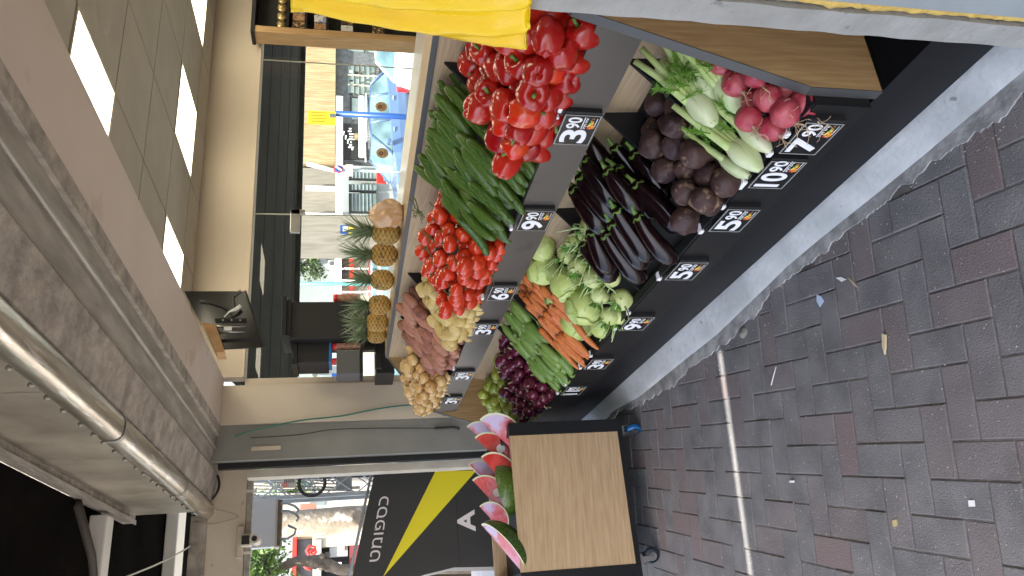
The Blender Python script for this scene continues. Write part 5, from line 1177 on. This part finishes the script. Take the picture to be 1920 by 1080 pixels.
t = fbox('notice_plate', 648, 308, 662, 330, -15.95, .02, K['wall2'], None, label='cream notice plate under the no parking sign', cat='sign')
for yo_ in (0, 4): a = at(575, 305+yo_, X=-23); b = at(626, 318+yo_, X=-23); MB().tube([a, b], .035, 6).build('awning_strut', K['whitep'], None, '%s white sloping strut beside the wooden fascia' % ('right' if yo_ == 0 else 'left'), 'strut')
t = thing('parking_sign', at(640, 430, X=-15), 'blue and white P parking sign with yellow plate', 'sign'); fbox('board', 638, 422, 653, 438, -15, .03, K['bluep'], t); fbox('inner_panel', 643, 425, 652, 435, -14.99, .005, K['whitep'], t)
a = at(651, 432.5, X=-14.98); textmb('P', a, (0, 1, 0), (0, 0, 1), .045, .07, .004, bold=.02).build('letter', K['bluep'], t); fbox('yellow_plate', 653.5, 424, 668, 437, -15, .03, K['yel'], t)
pole(480, 532, 800, -18, .05, K['teal'], 'thin teal street pole seen between pineapple crowns', name='teal_pole')
# trees
def tree(name, c, rx, ry, rz, trunk, n, lf, mat, lab, seed, clumps=26, tr_=.12, tm='bark'):
    rs = random.Random(seed); t = thing(name, (c[0], c[1], trunk), lab, 'tree'); g = MB(); C_ = Vector(c)
    top = C_+Vector((0, 0, rz*.2)); base = Vector((c[0], c[1], trunk)); g.tube([base, base+(C_-base)*.5+Vector((.05, .04, 0)), C_, top], [tr_, tr_*.8, tr_*.55, tr_*.2], 8)
    cl = []
    for k in range(clumps):
        d = Vector((rs.gauss(0, 1), rs.gauss(0, 1), rs.gauss(0, 1))).normalized()*rs.uniform(.35, 1); p = C_+Vector((d.x*rx, d.y*ry, d.z*rz)); cl.append((p, rs.uniform(.18, .36)*min(rx, ry, rz)*1.3))
        if k % 3 == 0: g.tube([C_+Vector((0, 0, -rz*.4)), (C_+p)/2+Vector((0, 0, .05)), p], [tr_*.3, tr_*.2, tr_*.06], 5)
    g.build('trunk', K[tm], t); h = MB()
    for i in range(n):
        p, r = cl[rs.randrange(len(cl))]; d = Vector((rs.gauss(0, 1), rs.gauss(0, 1), rs.gauss(0, .8))); d = d.normalized()*r*rs.uniform(.3, 1.05)**.6; q = p+d
        a = Vector((rs.uniform(-1, 1), rs.uniform(-1, 1), rs.uniform(-1, .3))).normalized(); b = a.cross(Vector((rs.uniform(-1, 1), rs.uniform(-1, 1), 1))).normalized(); s_ = lf*rs.uniform(.6, 1.3)
        h.add([q-a*s_, q+b*s_*.45, q+a*s_, q-b*s_*.45], [(0, 1, 2, 3)])
    h.build('crown', mat, t); return t
p = at(590, 465, X=-28); tree('leafy_tree', (-29, p.y+.2, p.z+.5), 1.1, 1.1, 1.0, -.6, 3800, .07, K['leafdk'], 'dark leafy tree in front of the grey apartment block', 3)
p = at(545, 872, X=-15); tree('leafy_tree', (-16, p.y+.35, p.z+.15), .9, 1.2, .85, -.6, 5200, .05, K['leaf'], 'bright green tree at the top right of the doorway view', 4, 34)
p = at(505, 1062, X=-12); tree('leafy_tree', (-12.5, p.y-.35, p.z+.15), .8, .95, .75, -.6, 6500, .042, K['leaf'], 'bright green tree with gnarled grey trunk at the left of the doorway view', 5, 34)
p = at(560, 905, X=-30); tree('leafy_tree', (-30, p.y-.6, p.z-.2), 1.4, 1.6, 1.0, -.6, 4500, .09, K['leaf'], 'distant green tree behind the lattice tower', 6, 30)
# pale trunk
p = at(530, 983, X=-10.5); r_ = 20/FPX*11; g = MB(); pts_ = []; 
for i in range(14): z = -.6+i*(p.z+2.2)/13; pts_.append((-10.5+.03*math.sin(i), p.y+.03*noise.noise(Vector((i*.6, 0, 0))), z))
g.tube(pts_, [r_*(1.25-.02*i+.08*noise.noise(Vector((i*.9, 4, 1)))) for i in range(14)], 16); t = tree('pale_trunk_tree', (-10.5, p.y-.2, p.z+2.4), 1.2, 1.2, .8, p.z+1.4, 1500, .06, K['leaf'], 'street tree with thick pale mottled trunk behind the white light box', 9, 18)
g.build('lower_trunk', K['palebark'], t)
p = at(600, 1055, X=-12.3); 
g = MB().tube([(-12.3, p.y-.25, -.6), (-12.35, p.y-.12, p.z-.3), (-12.3, p.y+.02, p.z), (-12.35, p.y+.05, p.z+.35), (-12.4, p.y-.15, p.z+.9)], [.09, .08, .1, .07, .05], 10)
for k in range(7): a_ = k*.9; g.ball((-12.25+.1*math.cos(a_), p.y+.1*math.sin(a_), p.z+.12*math.cos(a_*2)), .045, 8, 6)
g.build('gnarled_trunk', K['bark'], None, 'gnarled knobbly grey tree trunk at the left edge', 'tree trunk')
# lattice tower
tw = thing('lattice_tower', (-9, 1.55, -.03), 'grey steel lattice pylon with a black cable coil seen through the doorway', 'pylon'); ya, yb_ = 1.43, 1.675
for y in (ya, yb_):
    for x in (-9.0, -9.28): MB().box((x-.02, y-.022, -.03), (x+.02, y+.022, 4.4)).build('leg', K['steelgrey'], tw)
for k in range(12):
    z = .1+k*.34
    for (s0, s1_) in ((ya, yb_), (yb_, ya)): MB().tube([(-8.975, s0, z), (-8.975, s1_, z+.34)], .009, 5).build('brace', K['steelgrey'], tw)
    MB().tube([(-9.27, ya, z), (-9.27, yb_, z+.34)], .008, 5).build('brace', K['steelgrey'], tw)
c = at(585, 906, X=-8.93); g = MB()
for k in range(5): r_ = .125+.006*k; g.tube([(-8.93+.008*(k % 3), c.y+r_*math.cos(a_*PI/14), c.z+r_*1.02*math.sin(a_*PI/14)) for a_ in range(29)], .0065, 6)
g.build('cable_coil', K['cable'], None, 'black cable coiled in a ring on the lattice pylon', 'cable coil')
g = MB(); [g.tube([(-8.92, c.y, c.z), (-8.92, c.y+.12*math.cos(k*.8), c.z+.12*math.sin(k*.8))], .006, 5) for k in range(8)]; g.build('coil_spokes', K['steelgrey'], tw)
t = thing('notice_board', at(542, 903, X=-8.9), 'pale notice with a round prohibition symbol on the lattice pylon', 'sign'); fbox('plate', 527, 893, 555, 914, -8.9, .015, K['wall2'], t)
for i in range(5): fbox('text_line', 533+i*4, 895, 534.5+i*4, 905, -8.895, .004, K['shopdark'], t)
c = at(534, 909, X=-8.89); MB().tube([(-8.89, c.y+.022*math.cos(k*PI/8), c.z+.022*math.sin(k*PI/8)) for k in range(17)], .004, 5).build('symbol', K['redp'], t)
t = thing('number_plate_sign', at(640, 883, X=-8.9), 'small white number plate on the lattice pylon', 'sign'); fbox('plate', 623, 880, 664, 887, -8.93, .015, K['wall2'], t); a = at(662, 885.5, X=-8.91)
p = at(645, 886, X=-8.915); q = at(655, 881, X=-8.915); 
for i in range(4): MB().box((-8.926, q.y-.03+.0*i, q.z-.03+.012*i), (-8.92, q.y-.015, q.z-.024+.012*i)).build('digit', K['shopdark'], t)
fbox('grey_panel', 630, 890, 660, 918, -9.02, .02, M('grey_plate', (.25, .27, .27)), tw)
for i, y_ in enumerate((872, 876, 889, 893)):
    a = at(470, y_-3, X=-9.2); MB().tube([(-9.2, at(470, y_, X=-9.2).y, 4), (-9.18, at(650, y_+4, X=-9.2).y, 1.2), (-9.2, at(700, y_+3, X=-9.2).y, -.03)], .009, 5).build('riser_cable', K['cable'], None, '%s black riser cable along the lattice pylon' % ORD[i], 'cable', 'riser cables on the pylon')
t = thing('railings', at(560, 905, X=-12), 'black horizontal railings behind the lattice pylon', 'railing')
for i in range(7): y_ = 893+i*6; MB().tube([at(470, y_, X=-13), at(660, y_+3, X=-13)], .012, 5).build('bar', K['blackmat'], t)
# light box with curved brackets
lb = thing('light_box', at(490, 980, X=-7.2), 'large blank white light box hanging in the doorway view', 'light box'); fbox('box', 455, 938, 517, 1025, -7.2, .12, M('lightbox_white', (.6, .64, .68), rough=.4), lb, bev=.006)
fbox('rim', 517.5, 936, 521, 1026, -7.19, .14, K['whiteframe'], lb); fbox('rail', 521.5, 937, 526, 1023, -7.17, .12, K['bark'], lb)
for yy, s_ in ((944, 1), (958, 1), (1008, -1)):
    cp = [at(x, y, X=-7.1) for x, y in ((527, yy), (540, yy-s_*0), (553, yy+s_*5), (560, yy+s_*12), (556, yy+s_*20))]; 
    if s_ == -1: cp = [at(x, y, X=-7.1) for x, y in ((527, 1012), (540, 1010), (552, 1002), (555, 992), (540, 985))]
    MB().tube(cp, .011, 8).build('curved_pipe', K['steelgrey'], lb)
# black pole, red script, shop at left
g = MB(); a = at(560, 998, X=-13); g.tube([(-13, a.y, a.z), (-13, a.y-.02, -.6)], .045, 8); g.build('black_pole', K['blackmat'], None, 'black street pole with peeling stickers in front of the left shop', 'pole')
s3 = thing('corner_shop', at(650, 1040, X=-19), 'dark fronted shop with red script lettering and open doorway', 'shop')
fbox('wall', 552, 1010, 598, 1140, -19, .6, K['shopdark'], s3); fbox('red_band', 549, 990, 553, 1140, -18.8, .5, K['redp'], s3); fbox('shutter', 553, 990, 588, 1009, -18.95, .3, K['bamboo'], s3); fbox('pillar', 586, 1003, 800, 1012, -18.9, .5, K['wall2'], s3); fbox('lintel', 587, 1012.5, 601, 1140, -18.85, .6, K['wall2'], s3)
d = fbox('doorway', 602, 1013, 800, 1140, -19.2, .1, K['pitch'], s3); f = fbox('counter', 618, 1020, 652, 1042, -19.0, .2, K['wall1'], s3); fbox('poster', 634, 1022, 646, 1034, -18.95, .02, M('poster', (.4, .2, .15), (.6, .5, .4), ns=6), f); fbox('shelf', 655, 1015, 700, 1060, -19.0, .2, M('dark_red', (.15, .03, .03)), s3)
fbox('white_item', 625, 1055, 640, 1065, -18.9, .1, K['whitep'], s3)
cps = [(590, 1030), (582, 1036), (584, 1042), (592, 1036), (590, 1026), (580, 1024), (575, 1032), (582, 1046), (580, 1056), (572, 1060), (575, 1050), (568, 1046), (566, 1056), (574, 1064), (582, 1068)]
MB().tube([at(x, y, X=-17.5) for x, y in cps], .035, 7).build('red_script_letters', K['redp'], None, 'looping red script letters on the left shop', 'lettering')
# far bright facades
for i, (x0_, y0_, x1_, y1_, X_, mt, lb_) in enumerate(((470, 840, 780, 884, -26, 'wall2', 'sunlit cream house right of the pylon'), (520, 925, 720, 965, -24, 'wall2', 'cream house between pylon and pale trunk'), (420, 1000, 560, 1200, -34, 'wall1', 'grey house behind the left tree'), (440, 690, 760, 790, -40, 'wall2', 'distant cream house at the left edge of the glass'), (628, 1000, 760, 1013, -24, 'wall1', 'narrow pale house behind the black pole'))):
    t = thing('house', at(x1_, (y0_+y1_)/2, X=X_), lb_, 'house', 'houses across the street'); fbox('wall', x0_, y0_, x1_+40, y1_, X_, 2, K[mt], t)
    for k in range(3): yy = y0_+(y1_-y0_)*(k+.3)/3; fbox('window', x0_+(x1_-x0_)*.3, yy, x0_+(x1_-x0_)*.45, yy+(y1_-y0_)*.12, X_+.03, .1, K['wglass'], t)
fbox('brown_awning', 563, 945, 592, 955, -20, .6, M('brown', (.28, .12, .08)), None, label='brown awning above the pale trunk', cat='awning')
t = thing('parasol', at(605, 918, X=-18), 'closed white parasol leaning near the pylon', 'parasol'); MB().tube([at(604, 862, X=-15), at(640, 864, X=-15)], [.42, .25], 12).build('canopy', K['whitep'], t)
# ------------------------------------------------------------------ parked cars
K['tyre'] = M('tyre', (.02, .02, .02), rough=.8); K['carglass'] = M('car_glass', (.05, .09, .1), (.16, .24, .25), rough=.05, ns=1.2, coat=.6); K['rim'] = M('alloy', (.6, .6, .6), rough=.3, metal=.7); K['tail'] = M('tail_lamp', (.6, .02, .03), rough=.15, coat=.5)
def parked_car(label, X, yc, paint, flip=1, L=4.3, z=-.62, rack=False, suv=0, Hh=1.48):
    """car standing along the street; flip = +1 puts its tail at the +y end"""
    t = thing('parked_car', (X, yc, z), label, 'car'); W = .87; hd = .78+suv
    st = [(-L/2, .38, .62, .60, 0), (-L/2+.12, .3, .72, .72, 0), (-L/2+.95, .28, .80+suv, W*.95, 0), (-L/2+1.15, .28, .86+suv, W, 0), (-.15*L+.35, .28, .9+suv, W, 1), (.1, .28, .92+suv, W, 1), (L/2-1.1, .28, .96+suv, W, 1), (L/2-.35, .3, 1.0+suv, W*.97, 0), (L/2-.08, .34, .92+suv, W*.9, 0), (L/2, .42, .7, W*.82, 0)]
    g = MB(); rows = []
    for (y, zb, zt, w_, gh) in st:
        rows.append([Vector((s*x_, -flip*y*-1, z_)) for s, x_, z_ in ((-1, w_*.9, zb), (-1, w_, zb+.16), (-1, w_, (zb+zt)/2+.05), (-1, w_*.96, zt), (-1, w_*.6, zt+.025), (1, w_*.6, zt+.025), (1, w_*.96, zt), (1, w_, (zb+zt)/2+.05), (1, w_, zb+.16), (1, w_*.9, zb))])
    n = 10; vs = [p for r in rows for p in r]; fs = [[i*n+k, i*n+(k+1) % n, (i+1)*n+(k+1) % n, (i+1)*n+k] for i in range(len(rows)-1) for k in range(n)]+[list(range(n)), [(len(rows)-1)*n+k for k in range(n)][::-1]]
    off = Vector((X, yc, z)); g.add([v+off for v in vs], fs, 0, False); b = g.build('body', paint, t)
    md = b.modifiers.new('b', 'BEVEL'); md.width = .05; md.segments = 3; md.limit_method = 'ANGLE'; md.angle_limit = rad(18)
    # cabin
    y0_, y1_, y2_, y3_ = -L/2+1.15, -L/2+1.85, L/2-.75, L/2-.25; zb = .88+suv
    cg = [(y0_, zb), (y1_, Hh-.03), ((y1_+y2_)/2, Hh+.02), (y2_, Hh-.04), (y3_, zb+.08)]
    g = MB(); rows = [[Vector((s*x_, flip*y, z_)) for s, x_, z_ in ((-1, W*.93, zb), (-1, W*.93-(zz-zb)*.3, zz), (1, W*.93-(zz-zb)*.3, zz), (1, W*.93, zb))] for y, zz in cg]
    g.add([p+off for r in rows for p in r], [[i*4+k, i*4+k+1, (i+1)*4+k+1, (i+1)*4+k] for i in range(4) for k in (0, 2)]+[(0, 1, 2, 3), (4, 5, 6, 7)]+[(0, 1, 5, 4)], 0)
    g.add([p+off for p in (rows[0][1], rows[0][2], rows[1][2], rows[1][1], rows[3][1], rows[3][2], rows[4][2], rows[4][1])], [(0, 1, 2, 3), (4, 5, 6, 7)]); g.build('glazing', K['carglass'], t)
    g = MB(); rr = [[p+Vector((0, 0, .012)) for p in rows[i][1:3]] for i in (1, 2, 3)]; rr = [[a_+Vector((-.01, 0, 0)), b_+Vector((.01, 0, 0))] for a_, b_ in rr]
    low = [[p-Vector((0, 0, .05)) for p in r] for r in rr]; V_ = [p+off for r in rr+low for p in r]; g.add(V_, [(0, 1, 3, 2), (2, 3, 5, 4), (0, 2, 8, 6), (2, 4, 10, 8), (1, 7, 9, 3), (3, 9, 11, 5), (0, 6, 7, 1), (4, 5, 11, 10)]); g.build('roof', paint, t)
    for s in (-1, 1):
        for (ya_, za_), (yb2, zb2) in ((cg[0], cg[1]), ((.1, zb), (.1, Hh-.02)), ((-.15*L+1.7, zb), (-.15*L+1.7, Hh-.04)), (cg[4], cg[3])):
            MB().tube([off+Vector((s*W*.94, flip*ya_, za_)), off+Vector((s*(W*.94-(zb2-zb)*.3), flip*yb2, zb2))], .035, 6).build('pillar', paint, t)
    for s in (-1, 1):
        for yw in (-L/2+.8, L/2-.85):
            cw = off+Vector((s*(W-.1), flip*yw, .32)); wh = MB().surf(lambda u, v: cw+Vector((-.1+.215*v, .32*(1-.1*abs(2*v-1)**4)*math.cos(2*PI*u), .32*(1-.1*abs(2*v-1)**4)*math.sin(2*PI*u))), 28, 5).build('wheel', K['tyre'], t)
            MB().surf(lambda u, v: cw+Vector((s*.117, .21*v*math.cos(2*PI*u), .21*v*math.sin(2*PI*u))), 24, 1).build('hubcap', K['rim'], wh)
            g = MB(); [g.surf(lambda u, v: cw+Vector((s*.121, .14*math.cos(k*2*PI/5)+.045*v*math.cos(2*PI*u), .14*math.sin(k*2*PI/5)+.045*v*math.sin(2*PI*u))), 8, 1) for k in range(5)]; g.build('spoke_gaps', K['tyre'], wh)
        MB().box(off+Vector((s*(W-.12), flip*(L/2-.14), .62+suv)), off+Vector((s*(W+.01), flip*(L/2+.01), .92+suv)), bev=.03).build('tail_lamp', K['tail'], t)
        for yd in (-.35, .75): MB().box(off+Vector((s*(W-.01), flip*yd, .8+suv)), off+Vector((s*(W+.03), flip*(yd+.16), .83+suv)), bev=.008).build('door_handle', K['rim'], t)
        MB().box(off+Vector((s*W, flip*(-L/2+1.5), .92+suv)), off+Vector((s*(W+.2), flip*(-L/2+1.35), 1.04+suv)), bev=.03).build('wing_mirror', paint, t)
        if rack: MB().tube([off+Vector((s*.55, flip*-.5, Hh+.09)), off+Vector((s*.55, flip*1.2, Hh+.09))], .02, 6).build('roof_rail', K['whitep'], t)
    if rack: MB().box(off+Vector((-.45, flip*-.45, Hh+.12)), off+Vector((.45, flip*1.2, Hh+.3)), bev=.05).build('roof_box', K['whitep'], t)
    return t
def paint(n, c): return M(n, c, rough=.25, coat=1)
blue = paint('blue_paintwork', (.07, .12, .23)); white = paint('white_paintwork', (.8, .8, .8)); grey = paint('grey_paintwork', (.2, .27, .31)); silver = paint('silver_paintwork', (.32, .37, .41)); redc = paint('red_paintwork', (.5, .03, .03))
yb = at(740, 238, X=-19).y
parked_car('blue estate car with a white roof box, parked across the street', -19.6, yb, blue, 1, 4.4, rack=True, Hh=1.5)
parked_car('white car with round red tail lamp at the right edge of the window', -15.2, at(740, 95, X=-15).y+1.6, white, -1, 4.0, z=-.62)
parked_car('pale blue car behind the tan bag', -15.5, at(740, 395, X=-15).y-1.9, silver, 1, 4.3, z=-.62)
parked_car('grey car partly hidden by pineapple crowns', -19.5, at(740, 520, X=-19).y, grey, 1, 4.2, z=-.62)
parked_car('red car beyond the pineapples', -22, at(700, 545, X=-22).y, redc, 1, 4.2, z=-.62)
parked_car('silver car at the left edge of the glass', -15, at(740, 700, X=-15).y-.4, silver, 1, 4.2, z=-.62)
parked_car('dark grey car right of the pylon in the doorway', -12.6, at(740, 868, X=-12).y+1.3, grey, -1, 4.3, z=-.62)
parked_car('white van-like car behind the cash machine', -14.2, at(740, 1040, X=-14).y-.7, white, -1, 4.4, z=-.5, suv=.1, Hh=1.75)
# the other side of the street behind the photographer lights the shade
g = MB(); g.add([(-10, -30, -.008), (30, -30, -.008), (30, -2.75, -.008), (-10, -2.75, -.008)], [(0, 1, 2, 3)]); structure('near_road', g, K['pave2'])

# ================================================================== what no viewpoint near the camera can see is left out
GONE = set()
KEEP = ['1111111000001000000100000111000001111110001001000001100100011111111111111111011111110',
        '0001011001101100000000000010000111111100000000111000000101101001101100110000001111111111111111111111111111111111',
        '100111110000000000000000000000000000000001010001111100000001000000000000010000000010100101000000100000010000000100000100111110100010011000000100100011000000101111111010111101111101111011111111111',
        '1111111000000000000000000000000000010000001111111000000000000000000000001000011111111111000101100011111001111000',
        '1111101100000000000000000000000000000011111010000000000000000010000011111011111111111111111111111111111',
        '1010111111000000000000000000000000000000000000000010000001111011110000000001000000000000000000000000000010101011110000000010000000010000000010000000000011111111111110111111110111111011111111111111111',
        '00000000000000000000000000000001111111110001000001001000000000100011111011100001111110000101111111111111111111111111111111111',
        '000000000000000000000000000000000000000000000000000000011111110000010111000000000000000000000000000000000000000000000000000001000000000000000011000000000001101000000100000000000011000000111000101111011111110101111111101111111',
        '00000000000000000000000011111111100000001011000001111111111111111111111',
        '000000000000000000000010000000000000000000000000000000000000001000000000000000001000011110000111111111011111111111111111100010',
        '000000000001110000000011111111110001111',
        '01010101111101110111111111',
        '0100000100000111010111101']
if KEEP: 
    for j, ks in zip(JOBS, KEEP):
        for i, ch in zip(j[0], ks):
            if ch == '0': GONE.add(i[0])
for j in JOBS: run_labels(*j)
for o in GONE:
    for c in list(o.children): bpy.data.objects.remove(c)
    bpy.data.objects.remove(o)
